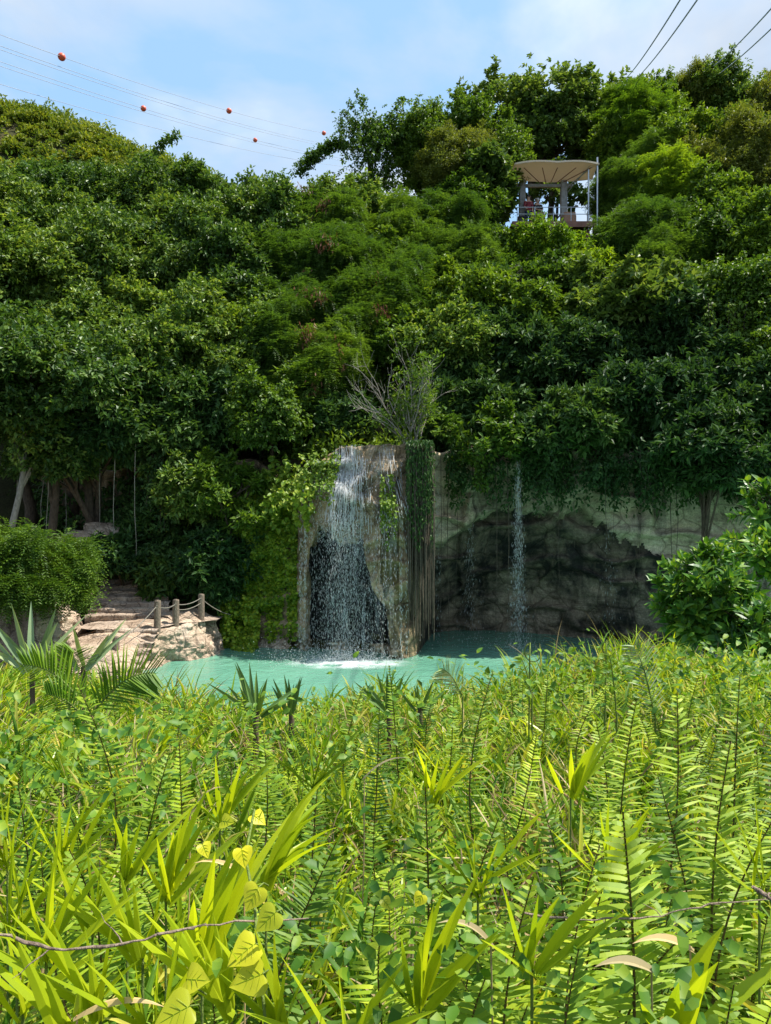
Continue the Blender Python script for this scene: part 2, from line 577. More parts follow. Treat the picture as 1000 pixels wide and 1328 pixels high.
def foam_mat():
    m = NT('churned foam')
    g = m.n('ShaderNodeNewGeometry')
    tc = m.n('ShaderNodeTexCoord')
    n = m.noise(2.2, 6, 0.7, g.outputs['Position'], 0.8)
    ln = m.n('ShaderNodeVectorMath', operation='LENGTH')
    mp = m.n('ShaderNodeMapping')
    mp.inputs['Scale'].default_value = (1 / 2.0, 1 / 0.95, 0)
    m.l(tc.outputs['Object'], mp.inputs[0])
    m.l(mp.outputs[0], ln.inputs[0])
    d = m.math('SUBTRACT', 1.0, ln.outputs['Value'], True)
    f = m.math('MULTIPLY', d, m.ramp(n.outputs[0], [(0.36, (0, 0, 0)), (0.66, (1.7,) * 3)]).outputs[0], True)
    p = m.principled((0.78, 0.86, 0.86), 0.5, 0.4)
    t = m.n('ShaderNodeBsdfTransparent')
    b = m.n('ShaderNodeMixShader')
    m.l(f, b.inputs[0])
    m.l(t.outputs[0], b.inputs[1])
    m.l(p.outputs[0], b.inputs[2])
    return m.done(b.outputs[0])


def veil_mat():
    m = NT('thin veil of water')
    g = m.n('ShaderNodeNewGeometry')
    mp = m.n('ShaderNodeMapping')
    mp.inputs['Scale'].default_value = (9.0, 9.0, 0.55)
    m.l(g.outputs['Position'], mp.inputs[0])
    n = m.noise(1.0, 5, 0.65, mp.outputs[0], 0.5)
    n2 = m.noise(0.9, 3, 0.6, g.outputs['Position'])
    n3 = m.noise(22.0, 2, 0.6, g.outputs['Position'])
    a = m.ramp(n.outputs[0], [(0.47, (0, 0, 0)), (0.70, (0.75,) * 3)])
    b = m.ramp(n2.outputs[0], [(0.35, (0.15,) * 3), (0.65, (1, 1, 1))])
    c = m.ramp(n3.outputs[0], [(0.35, (0.35,) * 3), (0.65, (1, 1, 1))])
    f = m.math('MULTIPLY', m.math('MULTIPLY', m.math('MULTIPLY', a.outputs[0], 0.6), b.outputs[0]), c.outputs[0])
    p = m.principled((0.80, 0.86, 0.88), 0.2, 0.6)
    t = m.n('ShaderNodeBsdfTransparent')
    x = m.n('ShaderNodeMixShader')
    m.l(f, x.inputs[0])
    m.l(t.outputs[0], x.inputs[1])
    m.l(p.outputs[0], x.inputs[2])
    return m.done(x.outputs[0])


M['veil'] = veil_mat()
M['soil'], M['pool'], M['fall'], M['foam'] = soil_mat(), pool_mat(), fall_mat(), foam_mat()

# ------------------------------------------------------------------ sky, sun, camera
SUN_EL, SUN_AZ = R(63), R(88)      # azimuth measured from +Y towards +X

w = bpy.data.worlds.new('World')
SC.world = w
w.use_nodes = True
nt = w.node_tree
nt.nodes.clear()


def wn(typ, **kw):
    o = nt.nodes.new(typ)
    for k, v in kw.items():
        setattr(o, k, v)
    return o


wo = wn('ShaderNodeOutputWorld')
bg = wn('ShaderNodeBackground')
bg.inputs[1].default_value = 0.095
sky = wn('ShaderNodeTexSky', sky_type='NISHITA')
sky.sun_disc = False
sky.sun_elevation = SUN_EL
sky.sun_rotation = SUN_AZ
sky.air_density = 1.0
sky.dust_density = 1.6
tc = wn('ShaderNodeTexCoord')
sep = wn('ShaderNodeSeparateXYZ')
nt.links.new(tc.outputs['Generated'], sep.inputs[0])
dz = wn('ShaderNodeMath', operation='ADD')
nt.links.new(sep.outputs[2], dz.inputs[0])
dz.inputs[1].default_value = 0.22
comb = wn('ShaderNodeCombineXYZ')
for k in (0, 1):
    dv = wn('ShaderNodeMath', operation='DIVIDE')
    nt.links.new(sep.outputs[k], dv.inputs[0])
    nt.links.new(dz.outputs[0], dv.inputs[1])
    nt.links.new(dv.outputs[0], comb.inputs[k])
mp = wn('ShaderNodeMapping')
mp.inputs['Location'].default_value = (0.3, 0.4, 0)
mp.inputs['Scale'].default_value = (1.15, 1.0, 1)
nt.links.new(comb.outputs[0], mp.inputs[0])


def wnoise(scale, detail, rough, dist):
    o = wn('ShaderNodeTexNoise')
    for k, v in (('Scale', scale), ('Detail', detail), ('Roughness', rough), ('Distortion', dist)):
        o.inputs[k].default_value = v
    nt.links.new(mp.outputs[0], o.inputs['Vector'])
    return o


def wramp(src, stops):
    r = wn('ShaderNodeValToRGB')
    e = r.color_ramp.elements
    while len(e) < len(stops):
        e.new(0.5)
    for i, (p, c) in enumerate(stops):
        e[i].position = p
        e[i].color = (*c, 1)
    nt.links.new(src, r.inputs[0])
    return r


def wmix(a, b, f):
    o = wn('ShaderNodeMix', data_type='RGBA')
    for s, v in ((o.inputs[0], f), (o.inputs[6], a), (o.inputs[7], b)):
        if isinstance(v, tuple):
            s.default_value = (*v, 1)
        elif isinstance(v, float):
            s.default_value = v
        else:
            nt.links.new(v, s)
    return o.outputs[2]


cl = wramp(wnoise(1.5, 7, 0.52, 0.35).outputs[0], [(0.43, (0, 0, 0)), (0.63, (1, 1, 1))])
cshade = wramp(wnoise(2.3, 5, 0.55, 0.2).outputs[0], [(0.3, (3.5, 4.0, 4.7)), (0.55, (4.6, 5.0, 5.5)), (0.72, (6.6, 6.8, 7.0))])
veil = wmix(sky.outputs[0], (2.6, 4.4, 6.7), 0.75)
nt.links.new(wmix(veil, cshade.outputs[0], cl.outputs[0]), bg.inputs[0])
nt.links.new(bg.outputs[0], wo.inputs[0])

sun = bpy.data.lights.new('sun', 'SUN')
sun.energy = 5.0
sun.angle = R(0.53)
sun.color = (1.0, 0.95, 0.86)
so = bpy.data.objects.new('sun', sun)
COL.objects.link(so)
so.rotation_euler = (R(90) - SUN_EL, 0, -SUN_AZ + math.pi)   # shines along the local -Z
so.location = (40, -6, 90)

cam = bpy.data.cameras.new('camera')
cam.sensor_fit = 'VERTICAL'
cam.sensor_height = 24
cam.lens = 24 * F / 1328
cam.clip_start = 0.05
cam.clip_end = 2000
co = bpy.data.objects.new('camera', cam)
COL.objects.link(co)
co.location = (0, 0, CZ)
co.rotation_euler = (R(90), 0, 0)
SC.camera = co

SC.view_settings.view_transform = 'Standard'
SC.view_settings.look = 'None'
SC.view_settings.gamma = 1
SC.view_settings.exposure = 0.92
SC.render.engine = 'CYCLES'
cy = SC.cycles
cy.max_bounces, cy.diffuse_bounces, cy.glossy_bounces = 6, 3, 2
cy.transmission_bounces, cy.transparent_max_bounces = 3, 12
cy.sample_clamp_indirect = 5
cy.caustics_reflective = cy.caustics_refractive = False
cy.use_denoising = True

# ------------------------------------------------------------------ ground: one sheet from underfoot to the far ridge
CB = np.array([(-120, 33), (60, 29), (180, 27), (290, 25.5), (360, 24.6), (380, 24.3), (395, 23.9), (415, 23.4), (450, 23.05), (490, 22.85), (515, 22.9),
               (530, 23.05), (540, 23.4), (547, 24.3), (553, 25.6), (562, 27.4), (600, 28.3), (680, 27.8), (760, 26.6), (830, 25.3), (880, 24.6), (930, 24.0),
               (1000, 23.5), (1100, 23.0), (1250, 23.0)], float)     # foot of the cliff: viewing direction and distance
CBX = (CB[:, 0] - 500) / F * CB[:, 1]
EDGE = 7.4


def H(x, y):
    x, y = np.asarray(x, float), np.asarray(y, float)
    near = CZ - 1.5 - 0.105 * np.maximum(y, 0) + 0.12 * fbm(x * 0.5, y * 0.5, 0, 3, 5)
    near = near + (0.44 * sstep(0.5, 2.6, x) + 0.35 * sstep(-2.2, -3.6, x) - 0.04) * sstep(2.5, 6.0, y)
    e = EDGE + 0.35 * np.sin(x * 0.9) + 0.3 * np.sin(x * 2.1 + 1)
    near = near - 0.8 * np.maximum(y - e, 0) - 0.04 * np.maximum(y - e, 0) ** 2
    # pool floor and the low bank to the west of it
    xs = np.interp(y, [14, 18, 20, 22, 24, 26], [-5.4, -6.3, -6.6, -6.8, -5.2, -5.0])
    land = np.interp(y, [14, 20, 22, 24.6, 26, 27.5, 34, 50], [0.05, 0.08, 0.15, 0.5, 2.2, 3.3, 7.6, 19.0])
    far_w = sstep(-12, -16, x) * 1.5
    lowz = -1.1 + (land + far_w + 1.1) * sstep(xs + 0.6, xs - 0.9, x)
    # hillside above the cliff
    yb = np.interp(x, CBX, CB[:, 1]) + 1.5
    step = np.where(y > yb - 0.6, sstep(yb - 0.6, yb, y), 0)
    yh = np.interp(x, [-14, -5, 0, 3, 12, 30], [29.5, 27.5, 26.2, 27.2, 26, 25])
    hill = 6.5 + 0.95 * np.maximum(y - yh - 0.3, 0)
    hill = np.minimum(hill, 20.0 + 0.03 * (y - 40)) + 0.5 * fbm(x * 0.12, y * 0.12, 0, 3, 9) * sstep(1, 5, y - yb)
    wwest = sstep(-4.4, -8.0, x)
    hi = lowz + (hill - lowz) * step
    z = hi * (1 - wwest) + np.maximum(lowz, -2) * wwest
    z = np.where((wwest > 0) & (y > 27), np.minimum(z, 20), z)
    ridge = np.interp(x, [-260, -120, -60, -45, -31, -20, -8, 8, 45], [95, 84, 66.5, 61.5, 55.5, 50, 42, 18, 6])
    z = np.where(y < 50, z, np.maximum(z - sstep(50, 75, y) * 6, ridge * np.exp(-((y - 112) / 30.0) ** 2) + 1.6 * fbm(x * 0.06, y * 0.06, 0, 3, 3) * sstep(60, 85, y)))
    z = np.where(y > 112, np.maximum(z, ridge * 0.9 * sstep(400, 112, y)), z)
    return np.maximum(z, near)


def terrain():
    xs = np.concatenate([np.linspace(-900, -70, 22)[:-1], np.linspace(-70, -22, 40)[:-1], np.linspace(-22, 22, 180)[:-1], np.linspace(22, 70, 40)[:-1], np.linspace(70, 900, 22)])
    ys = np.concatenate([np.linspace(-60, -3, 20)[:-1], np.linspace(-3, 12, 80)[:-1], np.linspace(12, 50, 150)[:-1], np.linspace(50, 150, 80)[:-1], np.linspace(150, 1500, 24)])
    X, Y = np.meshgrid(xs, ys, indexing='ij')
    mb = MB()
    mb.add(np.stack([X, Y, H(X, Y)], -1), grid_faces(len(xs), len(ys)), 0, True)
    tag(mb.obj('ground', M['soil']), kind='structure')


terrain()

# pool
mb = MB()
xs, ys = np.linspace(-22, 24, 60), np.linspace(8, 33, 40)
X, Y = np.meshgrid(xs, ys, indexing='ij')
mb.add(np.stack([X, Y, X * 0], -1), grid_faces(60, 40), 0, True)
tag(mb.obj('pool_water', M['pool']), kind='structure')


# ------------------------------------------------------------------ the cliff behind the pool
def arch_jag(px):
    return 0.22 * fbm(np.asarray(px) * 0.03, 0.3, 0, 3, 21) + 0.10 * fbm(np.asarray(px) * 0.13, 0.3, 0, 3, 23)


def cliff_point(px, z):
    """point on the rock face for a plan position (given as viewing direction of its foot) and a height"""
    px, z = np.broadcast_arrays(np.asarray(px, float), np.asarray(z, float))
    yb = np.interp(px, CB[:, 0], CB[:, 1])
    y = yb.copy()
    # sloping shoulders: the wall leans back towards the west
    y += np.where(px < 385, 0.10 * z, 0)
    # the pillar: lower half hollowed into a dark niche, upper half bulging under the water
    zn = np.interp(px, [392, 402, 414, 430, 455, 470, 482, 500, 506], [0.6, 3.3, 4.15, 3.75, 3.65, 3.55, 2.1, 1.6, 0.3])
    inn = sstep(395, 402, px) * sstep(508, 500, px)
    y += 0.95 * inn * sstep(zn + 0.12, zn - 0.25, z)
    bulge = sstep(388, 405, px) * sstep(548, 530, px)
    y -= bulge * 0.45 * np.exp(-((z - 4.6) / 1.0) ** 2) * (0.6 + 0.4 * np.sin(px * 0.09))
    y += bulge * 0.5 * sstep(5.2, 6.8, z)
    # the cave: rock overhangs above an arch
    fy = np.interp(px, [545, 560, 700, 880, 930], [24.3, 25.1, 25.0, 24.3, 24.0])
    za = np.interp(px, [540, 548, 575, 600, 640, 680, 740, 790, 830, 860, 890], [2.6, 3.1, 3.7, 4.15, 4.65, 4.85, 4.6, 3.8, 3.5, 3.3, 2.9])
    za = za + arch_jag(px)
    cave = sstep(546, 552, px) * sstep(905, 870, px)
    upper = fy + 0.10 * (6.7 - z) * 0.6
    deep = np.maximum(yb, fy + 0.2)
    lower = fy + (deep - fy) * (0.34 + 0.66 * sstep(0, 1, (za - z) / np.maximum(za, 0.1)))
    k = sstep(za + 0.1, za - 0.2, z)
    y = np.where(cave > 0, y * (1 - cave) + cave * (upper * (1 - k) + lower * k), y)
    x0 = (px - 500) / F * yb
    # weathering
    d = 0.26 * fbm(x0 * 0.55, z * 0.5, 3.3, 5, 31, 0.5) + 0.03 * fbm(x0 * 4, z * 4, 0, 3, 37)
    d += 0.07 * fbm(x0 * 0.7, z * 2.6, 0, 3, 41)
    # blocks and ledges broken along bedding and joints
    led = np.abs(vnoise(x0 * 0.5, z * 1.5 + 0.3 * vnoise(x0, z, 0, 91), 0, 92))
    d += 0.30 * sstep(0.05, 0.30, led) - 0.15
    jn = np.abs(vnoise(x0 * 1.3 + 0.4 * vnoise(x0 * 0.7, z * 0.7, 0, 95), z * 0.22, 5, 96))
    d -= 0.22 * sstep(0.16, 0.0, jn)
    y = y + d * np.where((px > 388) & (px < 548), 0.85, 1.0)
    return np.stack([x0, y, z], -1)


def cliff_top(px):
    return np.interp(px, [-200, 100, 250, 330, 385, 398, 412, 428, 440, 590, 640, 1000, 1250],
                     [6.0, 6.2, 6.4, 6.4, 5.3, 5.5, 6.2, 6.55, 6.7, 6.72, 6.6, 6.8, 7.0])


def cliff_part(px, nv):
    V = []
    for p in px:
        zt = float(cliff_top(p)) + 0.10 * float(fbm(p * 0.06, 1.7, 0, 3, 55))
        z = np.concatenate([np.linspace(-1.2, zt, nv)])
        f = cliff_point(np.full(nv, p), z)
        lip = f[-1]
        back = np.stack([np.full(6, lip[0]), lip[1] + np.array([0.10, 0.3, 0.8, 1.5, 2.4, 3.4]), zt + np.array([0.04, 0.06, 0.05, 0.03, 0.0, -0.3])], -1)
        V.append(np.concatenate([f, back]))
    return np.array(V)


def build_cliff():
    # wall and pillar in one sheet; the cave wall's greyer stone is darkened in colour to deepen its shade
    px = np.unique(np.concatenate([np.linspace(-160, 380, 130), np.linspace(380, 560, 200), np.linspace(560, 930, 190), np.linspace(930, 1250, 50)]))
    V = cliff_part(px, 150)
    nu, nv = V.shape[:2]
    Q = grid_faces(nu, nv)
    pc = px[np.arange(nu - 1)].repeat(nv - 1)
    zc = V[:-1, :-1, 2].ravel()
    mb = MB()
    mb.add(V, Q, 0, True)
    f, _, s = mb.f.pop()
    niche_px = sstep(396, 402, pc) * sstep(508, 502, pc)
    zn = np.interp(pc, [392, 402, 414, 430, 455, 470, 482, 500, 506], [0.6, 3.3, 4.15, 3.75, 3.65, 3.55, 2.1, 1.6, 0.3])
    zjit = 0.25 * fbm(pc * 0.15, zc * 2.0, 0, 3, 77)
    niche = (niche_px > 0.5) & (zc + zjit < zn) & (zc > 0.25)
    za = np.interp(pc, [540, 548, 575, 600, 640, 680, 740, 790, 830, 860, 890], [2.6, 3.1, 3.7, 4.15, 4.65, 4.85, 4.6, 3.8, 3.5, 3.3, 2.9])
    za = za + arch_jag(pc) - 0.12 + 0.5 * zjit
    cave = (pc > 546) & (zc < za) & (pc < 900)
    ochre = (pc > 493) & (pc < 517) & (zc > 2.1 + zjit) & (zc < 5.3 + zjit * 2)
    upper = (pc > 546) & ~cave
    mi = np.zeros(len(f), int)
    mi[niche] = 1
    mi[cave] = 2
    mi[ochre] = 3
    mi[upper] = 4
    for k in range(5):
        if (mi == k).any():
            mb.f.append((f[mi == k], k, s))
    tag(mb.obj('cliff', [M['pillar_rock'], M['niche_rock'], M['cave_rock'], M['ochre_rock'], M['cream_rock']]), kind='structure')


M['niche_rock'] = rock_mat('black niche rock', 0.95, ((0.03, 0.028, 0.024), (0.065, 0.06, 0.05), (0.14, 0.125, 0.10)), (0.010, 0.010, 0.010), 1.2)  # near-black stone inside the hollowed niche
M['cave_rock'] = rock_mat('grey banded cave rock with painted shade', 0.55, ((0.15, 0.12, 0.08), (0.33, 0.265, 0.185), (0.48, 0.40, 0.29)), (0.012, 0.016, 0.015), 0.8, green=0.05, vert=False)  # colour set darker than the cream lip to deepen the recess's shade
M['ochre_rock'] = rock_mat('ochre mossy rock', 0.2, ((0.12, 0.085, 0.03), (0.24, 0.17, 0.06), (0.33, 0.25, 0.10)), (0.03, 0.03, 0.015), 1.2, green=0.5)
M['cream_rock'] = rock_mat('cream limestone', 0.16, ((0.36, 0.29, 0.18), (0.60, 0.51, 0.345), (0.70, 0.62, 0.455)), (0.02, 0.02, 0.018), 0.9, green=0.25)
build_cliff()


def wall_sheet(name, plan, mat, ztop, depth, seed, amp=0.2, nv=60, nu=160, zbot=-0.6, slope=0.15, jag=0.12, kind='structure'):
    """a rocky bank: a rough face along the plan line and a flat-ish top behind it"""
    plan = np.array([((p - 500) / F * y, y) for p, y in plan])
    s = np.concatenate([[0], np.cumsum(np.linalg.norm(np.diff(plan, axis=0), axis=1))])
    t = np.linspace(0, s[-1], nu)
    x, y = np.interp(t, s, plan[:, 0]), np.interp(t, s, plan[:, 1])
    tx, ty = np.gradient(x), np.gradient(y)
    ln = np.hypot(tx, ty)
    nx, ny = -ty / ln, tx / ln
    zt = np.interp(t / s[-1], np.linspace(0, 1, len(ztop)), ztop) + jag * fbm(t * 1.1, seed, 0, 4, seed)
    v = np.linspace(0, 1, nv)
    X, Y, Z = [], [], []
    for k in range(nu):
        z = zbot + (zt[k] - zbot) * v
        d = slope * (z - zbot) + amp * fbm(np.full(nv, t[k] * 1.0), z * 1.1, seed, 5, seed, 0.58) + 0.4 * sstep(0.85, 1.0, v) ** 2
        dd = np.concatenate([d, d[-1] + depth * np.array([0.06, 0.15, 0.3, 0.5, 0.75, 1.0])])
        zz = np.concatenate([z, zt[k] + np.array([0.02, 0.03, 0.02, 0.0, -0.05, -0.25]) + 0.08 * fbm(np.full(6, t[k] * 2), np.arange(6) * 0.7, seed, 3, seed + 3)])
        X.append(x[k] + nx[k] * dd)
        Y.append(y[k] + ny[k] * dd)
        Z.append(zz)
    mb = MB()
    V = np.stack([np.array(X), np.array(Y), np.array(Z)], -1)
    mb.add(V, grid_faces(*V.shape[:2]), 0, True)
    return tag(mb.obj(name, mat), kind=kind)


wall_sheet('rock_bank', [(184, 20.1), (191, 20.8), (203, 21.2), (222, 21.7), (250, 22.2), (285, 23.0), (300, 24.2)], M['bank_rock'],
           [0.15, 0.75, 1.1, 1.17, 1.2, 1.22, 1.25], 2.2, 3, 0.24, slope=0.35)
wall_sheet('rock_bank', [(-260, 18.6), (-120, 18.9), (0, 19.2), (50, 19.4), (86, 20.0), (100, 21.4), (106, 23.2)], M['bank_rock'],
           [2.5, 2.4, 2.35, 2.3, 2.25, 2.3, 2.5], 4.0, 8, 0.35, slope=0.22)
wall_sheet('rock_bank', [(196, 25.6), (214, 25.4), (232, 25.6)], M['bank_rock'], [1.7, 2.4, 2.5, 1.6], 0.8, 15, 0.3, nu=40)

# ------------------------------------------------------------------ trees
STYLES = {   # leaf length, width, leaves on a shoot, drooping, bark
    'fig': dict(L=0.21, W=0.115, k=7, droop=0.3, mat='fig'),
    'broad': dict(L=0.31, W=0.20, k=7, droop=0.1, mat='broad'),
    'lime': dict(L=0.22, W=0.09, k=8, droop=0.25, mat='lime'),
    'olive': dict(L=0.17, W=0.06, k=9, droop=0.2, mat='olive'),
    'vine': dict(L=0.16, W=0.12, k=7, droop=0.75, mat='vine'),
    'dark': dict(L=0.29, W=0.125, k=8, droop=0.35, mat='dark'),
    'feather': dict(L=0.15, W=0.036, k=0, droop=0.5, mat='feather'),
    'featherlime': dict(L=0.15, W=0.036, k=0, droop=0.45, mat='lime'),
    'ferny': dict(L=0.10, W=0.034, k=0, droop=0.45, mat='vine'),
    'bush': dict(L=0.23, W=0.12, k=8, droop=0.1, mat='vine'),
}


def shoots(tips, outd, st, r, scale=1.0):
    """leaf positions, axes and normals for whorls of leaves at the shoot tips"""
    n, k = len(tips), st['k']
    ax0 = unit(outd * 0.7 + r.normal(0, 0.45, (n, 3)) + [0, 0, 0.45 - st['droop']])
    pos = np.repeat(tips, k, 0) + r.normal(0, 0.05 * scale, (n * k, 3))
    ax = np.repeat(ax0, k, 0)
    # spread the leaves round the shoot
    sd = r.normal(0, 1, (n * k, 3))
    sd -= ax * (sd * ax).sum(1, keepdims=True)
    ax = unit(ax * r.uniform(0.15, 0.9, (n * k, 1)) + unit(sd) * 0.8 - np.array([0, 0, st['droop'] * 0.45]))
    up = np.array([0, 0, 1.0]) + r.normal(0, 0.38, (n * k, 3)) + np.repeat(outd, k, 0) * 0.35
    pos = pos + ax * 0.03 * scale - np.repeat(ax0, k, 0) * r.uniform(0, 0.16, (n * k, 1)) * scale
    return pos, ax, up


def feather_leaves(mb, tips, outd, st, r, mat=0):
    """compound leaves: rows of narrow pinnae along drooping rachises"""
    fr, npair = 4, 7
    n = len(tips) * fr
    o = np.repeat(outd, fr, 0)
    d = unit(o * [1, 1, 0.3] * 0.6 + r.normal(0, 0.65, (n, 3)) + [0, 0, 0.25])
    p = np.repeat(tips, fr, 0) + r.normal(0, 0.06, (n, 3))
    Lr = r.uniform(0.32, 0.55, n)[:, None]
    side = unit(np.cross(d, [0, 0, 1.0]) + 1e-3)
    nrm = unit(np.cross(side, d))
    pos, ax, nn = [], [], []
    for j in range(npair):
        t = 0.15 + 0.85 * j / (npair - 1)
        dd = unit(d - np.array([0, 0, 1.1]) * t * t * st['droop'])
        q = p + dd * Lr * t - np.array([0, 0, 0.12]) * (t * t) * st['droop']
        for s in (-1, 1):
            pos.append(q)
            ax.append(unit(side * s + dd * 0.55 - nrm * 0.2))
            nn.append(nrm + r.normal(0, 0.15, (n, 3)))
    pos, ax, nn = map(np.concatenate, (pos, ax, nn))
    V, T = rhomb_leaves(pos, ax, nn, st['L'] * r.uniform(0.75, 1.15, len(pos)), st['W'], 0.1)
    mb.add(V, T, mat)


def crown_shoots(c, rad, style, dens, r, nb=None, flat=0.75, gap=0.0, rough=0.35):
    """shoot tips on the boughs of an uneven crown; returns tips, outward directions, bough centres"""
    st = STYLES[style]
    rad = np.asarray(rad, float)
    mean = (rad[0] + rad[2]) / 2
    nb = nb or int(np.clip(34 * dens, 10, 60))
    d = sphere_dirs(nb * 3, r)
    d = d[(d[:, 2] > -0.92) & (d[:, 1] < 0.8)][:nb]
    lob = 1 + rough * 1.5 * vnoise(d[:, 0] * 1.7 + c[0], d[:, 1] * 1.7 + c[1], d[:, 2] * 1.7 + c[2], 3)
    rb = mean * 0.36 * r.uniform(0.45, 1.45, len(d)) * (34 / nb) ** 0.33
    bc = c + d * (rad * lob[:, None]) * (1 - 0.45 * rb / mean)[:, None] * r.uniform(0.5, 1.12, (len(d), 1)) ** 0.6
    if gap:
        keep = r.uniform(0, 1, len(d)) > gap
        bc, d, rb = bc[keep], d[keep], rb[keep]
    leaf_area = max(0.0025, st['L'] * st['W'] * 0.5)
    per = leaf_area * (st['k'] if st['k'] else 4 * 14 * 0.55)
    tips, outs = [], []
    for b, dd, rr in zip(bc, d, rb):
        n = int(3.9 * dens * 4 * math.pi * rr * rr * flat / per * 0.5) + 3
        q = sphere_dirs(n, r)
        q[:, 2] = np.where(q[:, 2] < -0.6, -q[:, 2] * r.uniform(0, 1, n), q[:, 2])
        back = q[:, 1] > 0.7
        q[back, 1] *= -1
        w = vnoise(q[:, 0] * 2.4 + b[0] * 3, q[:, 1] * 2.4 + b[1] * 3, q[:, 2] * 2.4 + b[2] * 3, 8)
        f = 1 + 0.75 * w
        rr2 = rr * f * r.uniform(0.3, 1.08, n) ** 0.4
        stretch = np.array([1.12, 1.12, flat]) * r.uniform(0.75, 1.3, 3)
        p = b + q * rr2[:, None] * stretch
        if st['droop'] > 0.6:
            p[:, 2] -= r.uniform(0, 1, n) ** 2 * rr * 1.1
        tips.append(p)
        outs.append(unit(q * 0.8 + dd * 0.5))
        # sprigs that stick out of the mass
        ns = r.integers(1, 4)
        for _ in range(ns):
            sd = unit(dd * 0.7 + q[r.integers(0, n)] * 0.8 + [0, 0, 0.45 - st['droop'] * 0.6])
            ls = rr * r.uniform(0.35, 0.85)
            m = int(5 + 9 * ls)
            tt = np.linspace(0.5, 1.0, m)[:, None]
            tips.append(b + sd * (rr + ls * (tt * 2 - 1)) - np.array([0, 0, 0.25]) * ls * st['droop'] * (tt * 2 - 1) ** 2 + r.normal(0, 0.07, (m, 3)))
            outs.append(np.repeat(sd[None], m, 0))
    return np.concatenate(tips), np.concatenate(outs), bc, rb


def leaf_mesh(mb, tips, outs, style, r, mat=0, scale=1.0):
    st = STYLES[style]
    if st['k'] == 0:
        feather_leaves(mb, tips, outs, st, r, mat)
    else:
        pos, ax, up = shoots(tips, outs, st, r, scale)
        n = len(pos)
        V, T = rhomb_leaves(pos, ax, up, st['L'] * scale * r.uniform(0.7, 1.2, n), st['W'] * scale * r.uniform(0.8, 1.15, n))
        mb.add(V, T, mat)


NTREE = 0


def tree(px, py, rw, rh, Y, style, label, cat='tree', name='tree', dens=1.0, base=None, bark='bark', flat=1.08, gap=0.0, group=None,
         ry=None, extra=None, trunk_r=None, rough=0.35, nb=None, lean=0.0):
    global NTREE
    NTREE += 1
    r = np.random.default_rng(1000 + NTREE)
    c = P(px, py, Y)
    rad = np.array([rw / F * Y, (ry or 0.5 * (rw + rh)) / F * Y, rh / F * Y])
    if base is None:
        bx, by = c[0] + r.normal(0, 0.3) + lean, c[1] + rad[1] * 0.35
        b = np.array([bx, by, float(H(bx, by)) - 0.15])
        if b[2] > c[2] - 0.4:
            b[2] = c[2] - 0.6
        if b[0] > -4.5 and b[1] > 23.5 and b[2] < 5.5:      # no roots inside the cave: they hold on to the ground above it
            b[1] = float(np.interp(b[0], CBX, CB[:, 1])) + 1.9
            b[2] = float(H(b[0], b[1])) - 0.15
    else:
        b = np.asarray(base, float)
    root = thing(name, b, label, cat, group)
    tips, outs, bc, rb = crown_shoots(c, rad, style, dens, r, nb, flat, gap, rough)
    if extra is not None:
        e = extra(r)
        tips, outs = np.concatenate([tips, e[0]]), np.concatenate([outs, e[1]])
    mb = MB()
    leaf_mesh(mb, tips, outs, style, r)
    mb.obj('crown', M[STYLES[style]['mat']], root)
    mb = MB()
    hgt = np.linalg.norm(c - b)
    tr = trunk_r or float(np.clip(0.028 * hgt + 0.03, 0.06, 0.26))
    top = c + np.array([0, 0.1, -0.15 * rad[2]])
    tp = curve_pts(b, top, 9, 0, 0.05 * hgt / 8, r)
    mb.add(*tube(tp, np.linspace(tr, tr * 0.5, 9), 8), 0, True)
    order = r.permutation(len(bc))[:16]
    for q in order:
        k = r.integers(4, 9)
        lp = curve_pts(tp[k], bc[q], 6, -0.06 * hgt * 0.3, 0.05 * rb[q], r)
        mb.add(*tube(lp, np.linspace(tr * 0.42, 0.015, 6), 5), 0, True)
        for _ in range(2):
            e = bc[q] + sphere_dirs(1, r)[0] * rb[q] * 0.8
            mb.add(*tube(curve_pts(lp[3], e, 4, 0, 0.04, r), np.linspace(tr * 0.16, 0.008, 4), 4), 0, True)
    mb.obj('trunk', M[bark], root)
    return root, tips, outs, r


def line_extra(pts, w, n):
    """shoots strung along a protruding limb given in picture-independent coordinates"""
    pts = np.array(pts)

    def f(r):
        t = r.uniform(0, len(pts) - 1, n)
        i = np.minimum(t.astype(int), len(pts) - 2)
        p = pts[i] + (pts[i + 1] - pts[i]) * (t - i)[:, None]
        d = sphere_dirs(n, r)
        return p + d * w * r.uniform(0.2, 1, (n, 1)) * [1, 1, 0.7], unit(d + [0, 0, 0.3])
    return f


def pods(root, tips, r, n, spread=0.5):
    """clusters of dry red-brown seed pods hanging among the leaves"""
    front = tips[np.argsort(tips[:, 1])[:len(tips) // 3]]
    cc = front[r.integers(0, len(front), n)]
    k = 70
    for c in cc:
        p = c + r.normal(0, spread * 0.4, (k, 3)) - [0, 0.4, 0]
        V, T = rhomb_leaves(p, np.array([0, 0, -1.0]) + r.normal(0, 0.35, (k, 3)), r.normal(0, 1, (k, 3)), r.uniform(0.15, 0.28, k), 0.05, 0.05)
        mb = MB()
        mb.add(V, T)
        tag(mb.obj('seed_pods', M['pod'], root), 'dry reddish brown seed pods')


FIG = 'dark fig trees crowding the gorge'
FEA = 'feathery trees above the waterfall'
TOP = 'trees along the skyline'
EAS = 'trees over the cave cliff'

